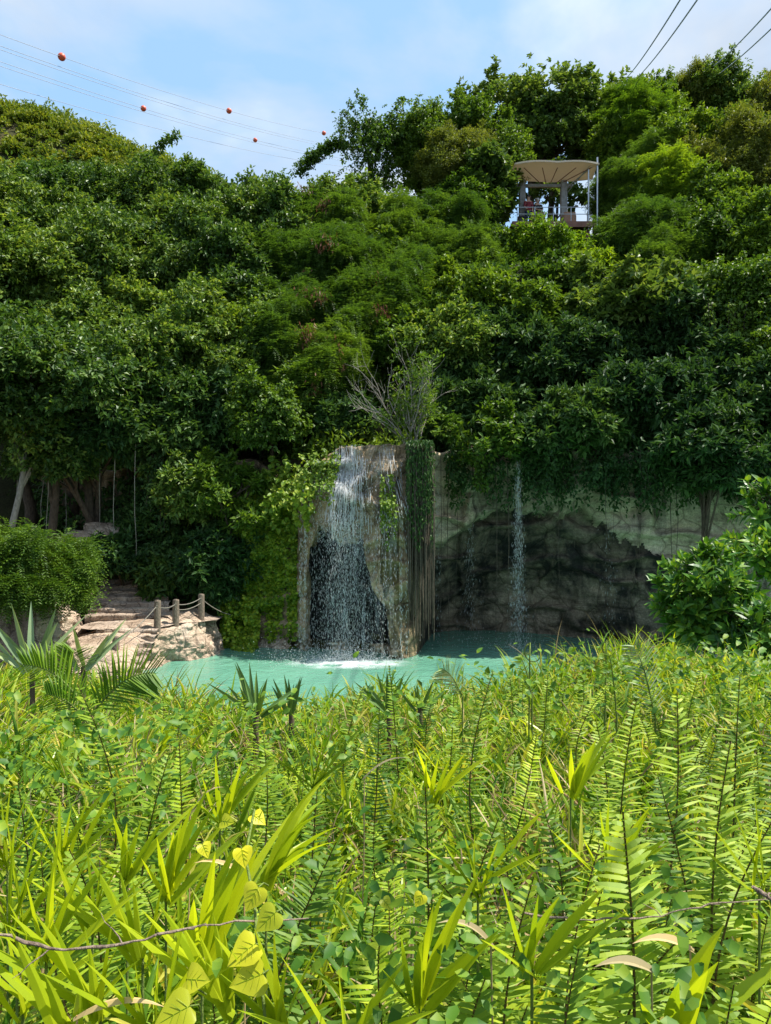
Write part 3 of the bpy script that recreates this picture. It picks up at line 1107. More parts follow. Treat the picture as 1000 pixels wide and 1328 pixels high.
# --- the dark glossy figs west of the waterfall
tree(20, 318, 75, 85, 35, 'fig', 'dark fig tree below the scrub hill at the picture edge, its top under the hillside', group=FIG)
tree(105, 300, 70, 72, 37, 'fig', 'dark round fig crown just below the bare grey branches on the hillside', group=FIG)
tree(190, 304, 62, 72, 37, 'fig', 'dark fig tree with a single sprig poking above the scrub hill into the sky', group=FIG,
     extra=line_extra([P(185, 215, 36.5), P(205, 190, 36.5), P(232, 172, 36.5)], 0.33, 70))
tree(268, 285, 50, 62, 36, 'fig', 'dark fig crown on the skyline directly under the lower marker ball', group=FIG)
tree(325, 292, 50, 62, 35, 'fig', 'dark fig crown on the skyline under the gap of sky', group=FIG)
tree(372, 305, 36, 50, 34, 'fig', 'slim dark fig at the foot of the sky gap beside the feathery trees', group=FIG)
tree(50, 395, 85, 75, 30.5, 'fig', 'broad fig tree halfway down the wooded slope above the pale trunk', group=FIG)
tree(145, 375, 72, 68, 32, 'fig', 'dense fig in the middle of the dark fig wood, clumped crown', group=FIG)
tree(225, 355, 62, 62, 33, 'fig', 'glossy fig with a sunlit shoulder in the middle of the fig wood', group=FIG)
tree(300, 365, 58, 58, 31.5, 'fig', 'fig with pale sunlit leaves next to the lowest feathery tree', group=FIG)
tree(50, 505, 100, 72, 24.5, 'fig', 'fig tree with a pale leaning trunk and leafy skirt over the dark hollow', group=FIG, bark='palebark',
     base=(-12.75, 24.0, 2.2), trunk_r=0.13, lean=0)
tree(165, 475, 78, 62, 27.5, 'fig', 'fig with drooping boughs above the staircase', group=FIG)
tree(255, 455, 62, 60, 29, 'fig', 'shaded fig with dark gaps, uphill of the ivy curtain', group=FIG)
tree(335, 440, 45, 52, 29.5, 'vine', 'vine draped tree between the fig wood and the feathery trees', group=FIG)
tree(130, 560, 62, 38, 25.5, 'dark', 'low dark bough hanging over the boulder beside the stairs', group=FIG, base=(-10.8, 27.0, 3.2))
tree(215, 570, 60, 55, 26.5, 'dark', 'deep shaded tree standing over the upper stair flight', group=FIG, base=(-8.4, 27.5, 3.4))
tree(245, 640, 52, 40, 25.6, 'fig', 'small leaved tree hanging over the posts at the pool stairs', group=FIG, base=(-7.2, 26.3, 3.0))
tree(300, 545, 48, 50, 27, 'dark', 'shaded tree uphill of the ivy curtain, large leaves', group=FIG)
tree(70, 590, 55, 30, 25, 'fig', 'leafy skirt of a second fig above the boulder path', group=FIG, base=(-10.2, 26.5, 3.2))
tree(-45, 420, 70, 110, 29, 'fig', 'fig tree cut by the picture edge beside the pale trunk', group=FIG)

# --- feathery trees above the waterfall
t = tree(405, 305, 45, 52, 35, 'feather', 'feathery tree under the arching umbrella branch, with rusty pods', group=FEA)
pods(t[0], t[1], t[3], 7)
tree(460, 292, 50, 36, 36, 'fig', 'leafy tree filling the slope below the umbrella crown', group=FEA)
t = tree(440, 355, 52, 48, 32.5, 'feather', 'bright feathery tree with red brown pods high above the waterfall', group=FEA)
pods(t[0], t[1], t[3], 5)
tree(372, 360, 42, 45, 32.5, 'feather', 'feathery tree touching the dark fig wood, lighter green', group=FEA)
t = tree(395, 425, 52, 45, 30.5, 'feather', 'low feathery tree uphill of the pothos leaves', group=FEA)
pods(t[0], t[1], t[3], 3)
t = tree(480, 405, 55, 45, 30.5, 'feather', 'feathery tree right above the bare shrub, sprinkled with pods', group=FEA)
pods(t[0], t[1], t[3], 6)
t = tree(415, 490, 52, 42, 28.5, 'feather', 'lowest feathery tree beside the bare shrub, pods hanging from its tips', group=FEA)
pods(t[0], t[1], t[3], 8)
tree(520, 320, 48, 45, 35, 'feather', 'feathery tree below the vine covered column', group=FEA)
tree(540, 385, 50, 45, 32.5, 'feather', 'feathery tree in the middle of the slope between waterfall and lookout', group=FEA)
tree(585, 320, 50, 42, 36, 'feather', 'feathery tree beside the lookout deck posts', group=FEA)
tree(600, 400, 55, 45, 31, 'bush', 'glossy leaved tree uphill of the cave, sunlit top', group=FEA)
tree(575, 455, 60, 40, 28.5, 'fig', 'rounded glossy tree behind the bare shrub', group=FEA)

# --- skyline
arch = [P(450, 185, 41), P(425, 190, 41), P(405, 203, 41), P(388, 222, 41)]
tree(478, 195, 62, 45, 42, 'vine', 'umbrella shaped tree with a long arching branch against the sky', group=TOP, gap=0.4, dens=0.62, flat=0.55,
     extra=line_extra(arch, 0.55, 330))
tree(548, 195, 34, 52, 41.5, 'vine', 'narrow vine smothered column tree on the skyline', group=TOP)
tree(600, 235, 52, 55, 40, 'olive', 'yellowish tree on the skyline beside the lookout roof', group=TOP, ry=40)
tree(625, 190, 48, 50, 43, 'bush', 'tree filling the slope between the vine column and the lookout', group=TOP)
tree(690, 168, 84, 40, 47, 'broad', 'tall airy tree with big round leaves standing directly over the lookout roof', group=TOP, gap=0.38, dens=0.6,
     extra=line_extra([P(650, 130, 46.5), P(620, 118, 46.5), P(592, 116, 46.5)], 0.7, 50))
tree(778, 150, 55, 38, 48, 'broad', 'airy big leaved tree where the twin power cables meet the skyline', group=TOP, gap=0.35, dens=0.6)
tree(720, 180, 75, 30, 46, 'broad', 'low spreading big leaved tree behind the lookout roof', group=TOP, gap=0.15, dens=0.8)
tree(630, 250, 30, 48, 38.6, 'broad', 'slim big leaved tree touching the lookout roof edge', group=TOP)
tree(825, 190, 55, 48, 44, 'featherlime', 'light green feathery tree next to the lookout mast', group=TOP, dens=0.9)
tree(893, 135, 34, 38, 47, 'olive', 'pale wispy olive tree standing tallest on the skyline under the cables', group=TOP, gap=0.2, dens=0.8)
tree(945, 150, 40, 50, 46, 'fig', 'dark leafy tree on the skyline under the outer cable', group=TOP)
tree(995, 165, 45, 50, 45, 'olive', 'brownish tree at the picture edge on the skyline', group=TOP)
tree(885, 205, 60, 45, 42, 'bush', 'leafy tree on the slope between the lookout and the olive skyline tree', group=TOP)

# --- around the lookout and over the cave
tree(810, 265, 28, 48, 39.2, 'feather', 'shaded feathery tree against the lookout mast', group=EAS)
tree(870, 265, 52, 40, 38, 'featherlime', 'bright lime feathery tree uphill of the tangled brown twigs', group=EAS)
tree(965, 235, 60, 65, 39, 'olive', 'dull olive tree at the picture edge above the vine wall', group=EAS)
tree(700, 347, 54, 34, 35, 'lime', 'bright lime green tree directly in front of the lookout deck', group=EAS, dens=0.9)
tree(635, 345, 45, 40, 35.5, 'bush', 'leafy tree below the lookout deck beside the lime green tree', group=EAS)
tree(765, 372, 40, 42, 34.5, 'lime', 'yellow green tree below the lookout mast', group=EAS, dens=0.9)
tree(830, 325, 48, 40, 35.5, 'feather', 'feathery tree downhill of the lookout mast', group=EAS)
tree(665, 395, 52, 45, 31.5, 'bush', 'rounded bushy tree downhill of the lime green tree', group=EAS)
tree(735, 400, 50, 40, 31.5, 'broad', 'big leaved tree on the middle of the cave slope', group=EAS)
tree(905, 330, 55, 50, 34, 'bush', 'glossy tree with tangled brown twigs on its crown', group=EAS)
tree(985, 320, 55, 60, 32.5, 'bush', 'sunlit bushy tree at the picture edge under the olive tree', group=EAS)
tree(835, 395, 70, 28, 28.5, 'broad', 'long horizontal bough of pale glossy leaves reaching across the shade', group=EAS, base=(11.2, 29.5, 8.0),
     extra=line_extra([P(905, 368, 28), P(840, 385, 28), P(770, 420, 28), P(710, 455, 28)], 0.7, 420))
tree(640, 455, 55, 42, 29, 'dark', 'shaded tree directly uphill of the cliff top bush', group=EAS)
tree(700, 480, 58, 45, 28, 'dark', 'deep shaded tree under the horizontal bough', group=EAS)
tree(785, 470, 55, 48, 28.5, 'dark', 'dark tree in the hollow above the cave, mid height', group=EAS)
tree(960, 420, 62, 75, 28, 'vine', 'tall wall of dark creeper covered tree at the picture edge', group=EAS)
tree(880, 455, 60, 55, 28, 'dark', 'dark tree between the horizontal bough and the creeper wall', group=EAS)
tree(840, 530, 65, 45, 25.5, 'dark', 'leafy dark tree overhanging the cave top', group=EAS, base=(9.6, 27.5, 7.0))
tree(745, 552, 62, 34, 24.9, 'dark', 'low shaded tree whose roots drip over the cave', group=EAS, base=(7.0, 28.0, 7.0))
tree(915, 590, 62, 62, 23.2, 'dark', 'big dark tree with a thin black trunk standing in front of the cave wall', group=EAS, base=(10.05, 23.0, 0.2), trunk_r=0.10)
tree(985, 540, 60, 70, 25, 'dark', 'dark tree at the picture edge beside the thin black trunk', group=EAS)
tree(655, 540, 45, 35, 26.8, 'dark', 'dim tree behind the cliff top bush', group=EAS, base=(4.2, 28.5, 7.0))
tree(590, 510, 40, 45, 28, 'dark', 'dim leafy tree behind the bare shrub', group=EAS)
tree(690, 572, 36, 24, 24.7, 'dark', 'small dark shrub hanging over the cave lip beside the airy little bush', 'bush', 'shrub', base=(4.6, 26.4, 6.5))
tree(725, 252, 36, 24, 43, 'broad', 'sparse lattice of leaves seen through the open lookout', 'bush', 'shrub', gap=0.3, dens=0.35, base=(9.9, 43.2, 19.8))

# --- smaller growth on the cliff edge
tree(640, 568, 46, 36, 24.3, 'bush', 'airy little bush with pale leaf tips on the cliff top beside the bare shrub', 'bush', 'shrub', dens=0.42, gap=0.3, base=(3.5, 25.2, 6.5), flat=0.6, nb=24, rough=0.7)
tree(350, 540, 44, 34, 25.4, 'vine', 'sunlit bush on the cliff edge beside the waterfall, feathery top', 'bush', 'shrub', base=(-4.1, 26.4, 6.2), dens=0.9)
tree(300, 640, 34, 38, 24.9, 'bush', 'pale leaved shrub in front of the ivy curtain', 'bush', 'shrub', base=(-5.4, 25.6, 2.0), dens=0.7, flat=0.6)
tree(440, 548, 40, 22, 26.3, 'dark', 'dim ferny shrub on the ledge behind the waterfall lip', 'bush', 'shrub', base=(-1.7, 27.2, 6.5))
tree(35, 722, 58, 17, 19.7, 'ferny', 'low ferny shrub covering the top of the pink rock bank', 'bush', 'shrub', base=(-9.4, 20.4, 2.2), dens=0.5, nb=44, rough=1.0, gap=0.2)
tree(-30, 712, 60, 32, 19.6, 'vine', 'leafy shrub on the rock bank cut by the picture edge', 'bush', 'shrub', base=(-11.2, 20.4, 2.2), dens=0.8)
tree(10, 745, 26, 20, 18.8, 'lime', 'small yellow green shrub sprouting from the rock bank', 'bush', 'shrub', base=(-9.7, 19.3, 2.0), dens=0.7)
tree(88, 750, 16, 26, 19.9, 'ferny', 'fern like foliage hanging over the corner of the rock bank', 'bush', 'shrub', base=(-8.5, 20.9, 2.2), dens=0.6, flat=1.3)
tree(35, 757, 36, 18, 18.9, 'ferny', 'creeper hanging down the face of the pink rock bank', 'bush', 'shrub', base=(-9.6, 19.8, 2.2), dens=0.5, flat=1.3)
tree(150, 725, 30, 26, 25.0, 'dark', 'dark shrub filling the corner between the boulder and the stairs', 'bush', 'shrub', base=(-9.3, 25.6, 2.0), dens=1.0)
tree(210, 700, 60, 36, 26.2, 'dark', 'dark shrub on the slope behind the upper stair flight', 'bush', 'shrub', base=(-8.1, 26.8, 3.0), dens=0.9)
tree(280, 735, 42, 42, 25.2, 'dark', 'dark leafy shrub behind the wooden posts', 'bush', 'shrub', base=(-5.9, 25.8, 1.6), dens=0.9)
tree(225, 755, 40, 30, 25.6, 'dark', 'dark shrub growing beside the upper stair flight', 'bush', 'shrub', base=(-7.4, 26.2, 2.4), dens=0.8)


rf = np.random.default_rng(321)
for px, py, Y, stl in ((75, 330, 33.5, 'fig'), (150, 325, 34.5, 'fig'), (235, 315, 34.5, 'fig'), (290, 325, 33.5, 'fig'), (-85, 330, 34, 'fig'), (-100, 500, 26, 'fig'), (110, 440, 28.5, 'fig'), (195, 425, 29.5, 'fig'), (265, 405, 30.5, 'fig'), (10, 450, 27.5, 'fig'), (325, 395, 30.5, 'vine'),
                       (300, 495, 27.8, 'fig'), (215, 520, 27, 'fig'), (60, 560, 25.2, 'fig'), (110, 515, 26, 'fig')):
    tree(px + rf.normal(0, 6), py + rf.normal(0, 6), 44 * rf.uniform(.8, 1.2), 42 * rf.uniform(.8, 1.2), Y, stl, 'small fig bough filling a gap between bigger fig crowns', group='fig boughs in the gaps', flat=1.2)
for px, py, Y, stl in ((440, 315, 34, 'feather'), (500, 360, 33, 'bush'), (560, 350, 34, 'feather'), (455, 440, 29.5, 'feather'), (530, 440, 29, 'bush'), (600, 355, 33.5, 'feather'), (370, 455, 29, 'feather'), (375, 520, 27.2, 'bush'), (590, 280, 38, 'bush')):
    tree(px + rf.normal(0, 6), py + rf.normal(0, 6), 38 * rf.uniform(.8, 1.2), 38 * rf.uniform(.8, 1.2), Y, stl, 'small leafy tree filling a gap among the feathery trees', group='small trees among the feathery trees', flat=1.2)
for px, py, Y, stl in ((900, 400, 29.5, 'bush'), (800, 430, 29, 'dark'), (700, 430, 29.5, 'bush'), (930, 500, 26, 'dark'), (800, 545, 25.2, 'dark'), (870, 350, 33, 'feather'), (720, 365, 33, 'bush'), (930, 270, 36, 'bush'), (840, 235, 40, 'feather'), (930, 200, 42, 'bush'), (850, 150, 46, 'bush'), (790, 190, 44, 'bush'), (600, 545, 26.8, 'dark'), (985, 470, 26, 'vine'), (1070, 560, 24.5, 'dark'), (1085, 470, 27, 'dark'), (1080, 390, 30, 'bush'), (1085, 310, 33, 'bush'), (1080, 220, 39, 'bush'), (1140, 520, 25, 'dark')):
    tree(px + rf.normal(0, 6), py + rf.normal(0, 6), 40 * rf.uniform(.8, 1.2), 36 * rf.uniform(.8, 1.2), Y, stl, 'small leafy tree squeezed in among the trees of the cave slope', group='small trees of the cave slope', flat=1.2)


def hillside_undergrowth():
    r = np.random.default_rng(6)
    n = 1500
    y = r.uniform(24.5, 50, n)
    x = r.uniform(-0.62, 0.62, n) * y
    yb = np.interp(x, CBX, CB[:, 1])
    z = H(x, y)
    ok = ((x > -4.5) & (y > yb + 2.0)) | ((x < -5.5) & (y > 26.2) & (y > yb + 1.5))
    px, py = 500 + x / y * F, 664 - (z - CZ) / y * F
    ok &= ~((px > 640) & (px < 800) & (y > 34.5) & (y < 42))
    x, y, z = x[ok], y[ok], z[ok]
    n = len(x)
    R0 = r.uniform(0.5, 1.15, n)
    k = 260
    q = sphere_dirs(n * k, r)
    q[:, 2] = np.abs(q[:, 2])
    p = np.repeat(np.stack([x, y, z - 0.1], 1), k, 0) + q * r.uniform(0.4, 1.08, (n * k, 1)) * np.repeat(R0, k)[:, None] * [1, 1, 1.1]
    V, T = rhomb_leaves(p, unit(q + r.normal(0, 0.7, (n * k, 3))), q * 0.5 + [0, 0, 0.7] + r.normal(0, 0.4, (n * k, 3)), r.uniform(0.14, 0.3, n * k), 0.1)
    mb = MB()
    mb.add(V, T)
    tag(mb.obj('undergrowth', M['vine']), 'leafy undergrowth between the trees on the slope', 'undergrowth', kind='stuff')


hillside_undergrowth()


# --- scrub on the far hill: past counting
def hill_scrub():
    r = np.random.default_rng(5)
    n = 3600
    x = r.uniform(-85, 6, n)
    y = r.uniform(62, 116, n)
    z = H(x, y)
    px = 500 + x / y * F
    ok = (px > -60) & (px < 480)
    x, y, z = x[ok], y[ok], z[ok]
    n = len(x)
    R0 = r.uniform(0.6, 1.0, n) * r.choice([1, 1.5, 2.4], n, p=[.5, .35, .15])
    k = 170
    q = sphere_dirs(n * k, r)
    q[:, 2] = np.abs(q[:, 2]) * 0.9 - 0.1
    f = r.uniform(0.5, 1.1, (n * k, 1)) * np.repeat(R0, k)[:, None] * (1 + 0.5 * vnoise(q[:, 0] * 2 + np.repeat(x, k), q[:, 1] * 2 + np.repeat(y, k), q[:, 2] * 2, 4))[:, None]
    p = np.repeat(np.stack([x, y, z + 0.35 * R0], 1), k, 0) + q * f * [1, 1, 0.85]
    V, T = rhomb_leaves(p, unit(q + r.normal(0, 0.7, (n * k, 3))), q * 0.5 + [0, 0, 0.7] + r.normal(0, 0.4, (n * k, 3)), r.uniform(0.35, 0.7, n * k), 0.3)
    mb = MB()
    mb.add(V, T)
    tag(mb.obj('hill_scrub', M['scrub']), 'low yellow green scrub covering the far hillside', 'scrub', kind='stuff')


hill_scrub()

# ------------------------------------------------------------------ stairs, posts, boulders
def stairs():
    root = thing('stone_staircase', P(160, 850, 20.6), 'worn pink stone staircase climbing from the pool edge to the landing by the posts', 'staircase')
    r = np.random.default_rng(41)

    def step(x0, x1, y0, y1, zt, rz):
        mb = MB()
        n = 44
        # a rough slab: grid over the profile (riser, nose, tread)
        prof = [(y0, zt - 0.30), (y0 - 0.015, zt - 0.16), (y0 - 0.02, zt - 0.05), (y0 + 0.01, zt - 0.01), (y0 + 0.08, zt), (y0 + 0.22, zt + 0.005), (y1 - 0.03, zt + 0.005), (y1 + 0.12, zt)]
        xs = np.linspace(x0, x1, n)
        V = np.zeros((n, len(prof), 3))
        for k, (yy, zz) in enumerate(prof):
            nz = fbm(xs * 2.2 + y0, k * 0.4 + y0, 0, 4, 60)
            V[:, k] = np.stack([xs, yy + 0.055 * nz + rz * (xs - x0), zz + 0.03 * fbm(xs * 3, k * 0.5 + y0 * 3, 2, 4, 61)], 1)
        mb.add(V, grid_faces(n, len(prof)), 0, True)
        mb.obj('step', M['step_rock'], root)
    for i in range(7):                       # lower flight
        step(-8.75 + 0.06 * i - 0.02 * i * i, -6.85 + 0.02 * i, 21.9 - 0.33 * i, 22.25 - 0.33 * i, 1.08 - 0.155 * i, -0.07)
    for i in range(7):                       # upper flight
        step(-9.7 - 0.06 * i, -7.0 - 0.13 * i, 23.4 + 0.40 * i, 23.85 + 0.40 * i, 1.28 + 0.15 * i, 0.05)
    mb = MB()
    xs, ys = np.linspace(-9.4, -5.5, 60), np.linspace(21.7, 24.6, 32)
    X, Y = np.meshgrid(xs, ys, indexing='ij')
    Y = Y + np.interp(X, [-9.4, -7.2, -6.9, -6.5, -5.9, -5.5], [0.2, 0.15, 0.3, 0.85, 1.35, 1.9]) * (24.6 - Y) / 2.9
    mb.add(np.stack([X, Y, 1.09 + 0.05 * fbm(X * 1.5, Y * 1.5, 0, 4, 63)], -1), grid_faces(60, 32), 0, True)
    mb.obj('landing', M['step_rock'], root)


stairs()
wall_sheet('rock_bank', [(88, 20.4), (98, 21.6), (108, 22.6), (116, 23.8), (118, 26.0)], M['bank_rock'], [0.6, 1.5, 2.0, 2.6, 3.0], 1.2, 19, 0.25, slope=0.3, nu=90)
wall_sheet('rock_bank', [(332, 24.75), (350, 24.35), (372, 24.15)], M['bank_rock'], [0.3, 0.55, 0.35], 0.5, 25, 0.2, slope=0.35, nu=50, nv=24)

POSTS = [(204, 814, 22.0, 36, 'round timber post beside the top of the lower stair flight'),
         (228, 811, 22.6, 34, 'middle timber post on the landing wall'),
         (261, 803, 23.4, 33, 'timber post next to the ivy curtain, tallest on the landing'),
         (150, 856, 20.6, 31, 'timber post standing beside the lower steps'),
         (170, 890, 19.3, 22, 'short timber post at the water edge below the steps'),
         (24, 853, 19.0, 42, 'timber post half hidden by the pale agave blades')]
PT = []
for i, (px, py, Y, h, lab) in enumerate(POSTS):
    b = P(px, py, Y)
    hh = h / F * Y
    r = np.random.default_rng(70 + i)
    mb = MB()
    zz = np.array([-0.5, 0, 0.25, 0.5, 0.75, 0.94, 0.985, 1.0]) * hh
    zz[0] = -0.3
    rad = np.array([1, 1, 0.98, 1.0, 0.97, 0.97, 0.88, 0.0]) * 0.105
    V, Q = tube(np.stack([0 * zz + b[0], 0 * zz + b[1] + np.linspace(0, 0.03, 8), zz + b[2]], 1), rad, 12)
    k = 0.006 * fbm(V[:, 0] * 9, V[:, 1] * 9, V[:, 2] * 3, 3, i)
    V[:, 0] += k
    mb.add(V, Q, 0, False)
    o = mb.obj('wooden_post', M['post'], origin=b)
    tag(o, lab, 'post', 'timber posts by the pool stairs')
    PT.append(b + [0, 0, hh])
ivyend = P(300, 792, 24.6)
for a, c, dz, lab in ((PT[0], PT[1], 0.16, 'grey rope sagging between the first two landing posts'),
                      (PT[1], PT[2], 0.14, 'grey rope strung from the middle post to the tallest landing post'),
                      (PT[1] - [0, 0, .16], PT[2] - [0, 0, .16], 0.14, 'lower grey rope under another, before the tallest landing post'),
                      (PT[2], ivyend, 0.12, 'grey rope running from the tallest landing post into the ivy'),
                      (PT[3], PT[0], 0.2, 'grey rope rising beside the lower steps')):
    mb = MB()
    mb.add(*tube(curve_pts(a - [0, 0.1, dz], c - [0, 0.1, dz], 12, 0.09), 0.014, 6), 0, True)
    tag(mb.obj('rope', M['rope'], origin=a), lab, 'rope', 'ropes between the posts')

mb = MB()
mb.add(*blob(P(112, 712, 25.5), (0.95, 0.7, 0.75), 3, 0.3), 0, True)
tag(mb.obj('boulder', M['bank_rock'], origin=P(112, 712, 25.5)), 'big tan boulder in the shade under the dark bough', 'boulder')
mb = MB()
mb.add(*blob(P(103, 721, 24.4), (0.26, 0.24, 0.24), 5, 0.15), 0, True)
tag(mb.obj('boulder', M['white_rock'], origin=P(103, 721, 24.4)), 'small rounded white stone lying before the tan boulder', 'boulder')
mb = MB()
mb.add(*blob(P(140, 690, 26), (0.8, 0.5, 0.35), 9, 0.3), 0, True)
tag(mb.obj('boulder', M['bank_rock'], origin=P(140, 690, 26)), 'flat tan ledge stone above the boulder in the shade', 'boulder')

# ------------------------------------------------------------------ the lookout and its people
YP = 38.0


def lookout():
    c = P(720, 287, YP)
    zd = c[2]
    root = thing('lookout_pavilion', (c[0], YP, zd), 'open timber lookout with a cream wing shaped canvas roof high in the trees', 'pavilion')

    def X(px):
        return (px - 500) / F * YP
    mb = MB()
    for k in range(5):
        mb.add(*box((X(718), YP + 0.3 + k * 0.62, zd - 0.06), (4.35, 0.58, 0.10)))
    mb.add(*box((X(718), YP - 0.04, zd - 0.17), (4.35, 0.07, 0.30)))
    mb.obj('deck', M['deck'], root)
    for px, dy in ((672, 0.3), (718, 0.3), (764, 0.3), (672, 2.7), (718, 2.7), (764, 2.7)):
        zg = float(H(X(px), YP + dy)) - 0.3
        mb = MB()
        mb.add(*bevel_box((X(px), YP + dy, (zg + zd - 0.14) / 2), (0.2, 0.2, zd - 0.14 - zg), 0.02)[:2])
        mb.obj('stilt', M['deck'], root)
    zr = P(0, 214, YP)[2]
    for px in (683, 739):
        mb = MB()
        V, Q, T = bevel_box((X(px) + 0.05, YP + 1.5, (zd + zr) / 2 - 0.1), (0.34, 0.34, zr - zd - 0.1), 0.03)
        mb.add(V, Q)
        mb.add(V, T)
        mb.obj('column', M['concrete'], root)
    # wing shaped canvas: two shallow bellies meeting at a dip, thin leading edge
    n, m = 40, 14
    u, v = np.meshgrid(np.linspace(0, 1, n), np.linspace(0, 1, m), indexing='ij')
    xx = X(667) + (X(776) - X(667)) * u
    edge = 1 - (2 * u - 1) ** 4 * 0.35
    yy = YP - 0.35 + 1.9 * v * edge + (1 - edge) * 0.5
    zz = zr + 0.06 * np.sin(np.pi * np.abs(2 * u - 1) * 1.0) - 0.02 * (2 * u - 1) ** 2 - 0.18 * v + 0.10 * np.sin(np.pi * v)
    mb = MB()
    top = np.stack([xx, yy, zz + 0.045], -1)
    bot = np.stack([xx, yy, zz - 0.045], -1)
    mb.add(top, grid_faces(n, m), 0, True)
    mb.add(bot, grid_faces(n, m)[:, ::-1], 0, True)
    for e0, e1 in ((top[:, 0], bot[:, 0]), (bot[:, -1], top[:, -1]), (bot[0], top[0]), (top[-1], bot[-1])):
        mb.add(np.stack([e0, e1], 1), grid_faces(len(e0), 2), 0, True)
    mb.obj('canvas_roof', M['canvas'], root)
    for u0 in (0.12, 0.34, 0.52, 0.74, 0.92):
        a = np.array([X(667) + (X(776) - X(667)) * u0, YP + 0.1, zr - 0.10])
        b = np.array([X(667) + (X(776) - X(667)) * (0.3 * u0 + 0.35), YP + 1.5, zr - 0.30])
        mb = MB()
        mb.add(*tube(np.array([a, (a + b) / 2, b]), 0.022, 6), 0, True)
        mb.obj('roof_rib', M['deck'], root)
    mb = MB()
    mb.add(*box((X(712), YP + 1.5, zr - 0.42), (3.2, 0.14, 0.16)))
    mb.obj('beam', M['concrete'], root)
    for px, dy, hh in ((774, -0.1, 0.35), (764, 0.1, -0.2)):
        mb = MB()
        mb.add(*tube(np.array([[X(px), YP + dy, zd - 0.4], [X(px), YP + dy, zd + 1.5], [X(px), YP + dy, zr + hh]]), 0.045, 8), 0, True)
        mb.obj('mast', M['steel'], root)
    for px0, px1 in ((774, 748), (768, 752)):
        mb = MB()
        mb.add(*tube(np.array([[X(px0), YP, zr + 0.1], [X(px1), YP + 1.0, zr - 0.5], [X(px1 - 6), YP + 1.5, zr - 0.75]]), 0.025, 6), 0, True)
        mb.obj('stay', M['steel'], root)
    for z in (1.05, 0.55):
        mb = MB()
        mb.add(*tube(np.array([[X(671), YP + 0.05, zd + z * 0.72], [X(718), YP + 0.05, zd + z * 0.72], [X(764), YP + 0.05, zd + z * 0.72]]), 0.02, 6), 0, True)
        mb.obj('rail', M['steel'], root)
    for px in (671, 694, 718, 741):
        mb = MB()
        mb.add(*tube(np.array([[X(px), YP + 0.05, zd - 0.1], [X(px), YP + 0.05, zd + 0.78]]), 0.022, 6), 0, True)
        mb.obj('rail_post', M['steel'], root)
    for k, px in enumerate((767, 769.5, 772)):
        mb = MB()
        mb.add(*tube(np.array([[X(px), YP + 0.5 + 0.5 * k, zd - 0.1], [X(px), YP + 0.5 + 0.5 * k, zd + 1.1]]), 0.02, 6), 0, True)
        mb.obj('baluster', M['steel'], root)
    # wicker armchairs seen from behind
    for px, lab in ((701, 'brown wicker armchair on the lookout deck beside the standing person'), (742, 'brown wicker armchair on the lookout deck by the concrete column')):
        o = thing('wicker_armchair', (X(px), YP + 0.75, zd), lab, 'armchair', 'wicker armchairs on the lookout')
        for name, cc, ss in (('seat', (X(px), YP + 0.85, zd + 0.32), (0.60, 0.56, 0.16)), ('backrest', (X(px), YP + 0.50, zd + 0.36), (0.64, 0.10, 0.66)),
                             ('armrest', (X(px) - 0.33, YP + 0.84, zd + 0.33), (0.09, 0.58, 0.5)), ('armrest', (X(px) + 0.33, YP + 0.84, zd + 0.33), (0.09, 0.58, 0.5))):
            V, Q, T = bevel_box(cc, ss, 0.03)
            mb = MB()
            mb.add(V, Q)
            mb.add(V, T)
            mb.obj(name, M['wicker'], o)
    o = thing('equipment_crate', (X(680), YP + 0.45, zd), 'low black crate on the lookout deck near the open end', 'crate')
    V, Q, T = bevel_box((X(680), YP + 0.5, zd + 0.17), (0.5, 0.4, 0.34), 0.03)
    mb = MB()
    mb.add(V, Q)
    mb.add(V, T)
    mb.obj('body', M['black'], o)
    mb = MB()
    V, Q, T = bevel_box((X(680), YP + 0.5, zd + 0.37), (0.54, 0.44, 0.055), 0.015)
    mb.add(V, Q)
    mb.add(V, T)
    mb.obj('lid', M['black'], o)
    return X, zd


LX, ZD = lookout()


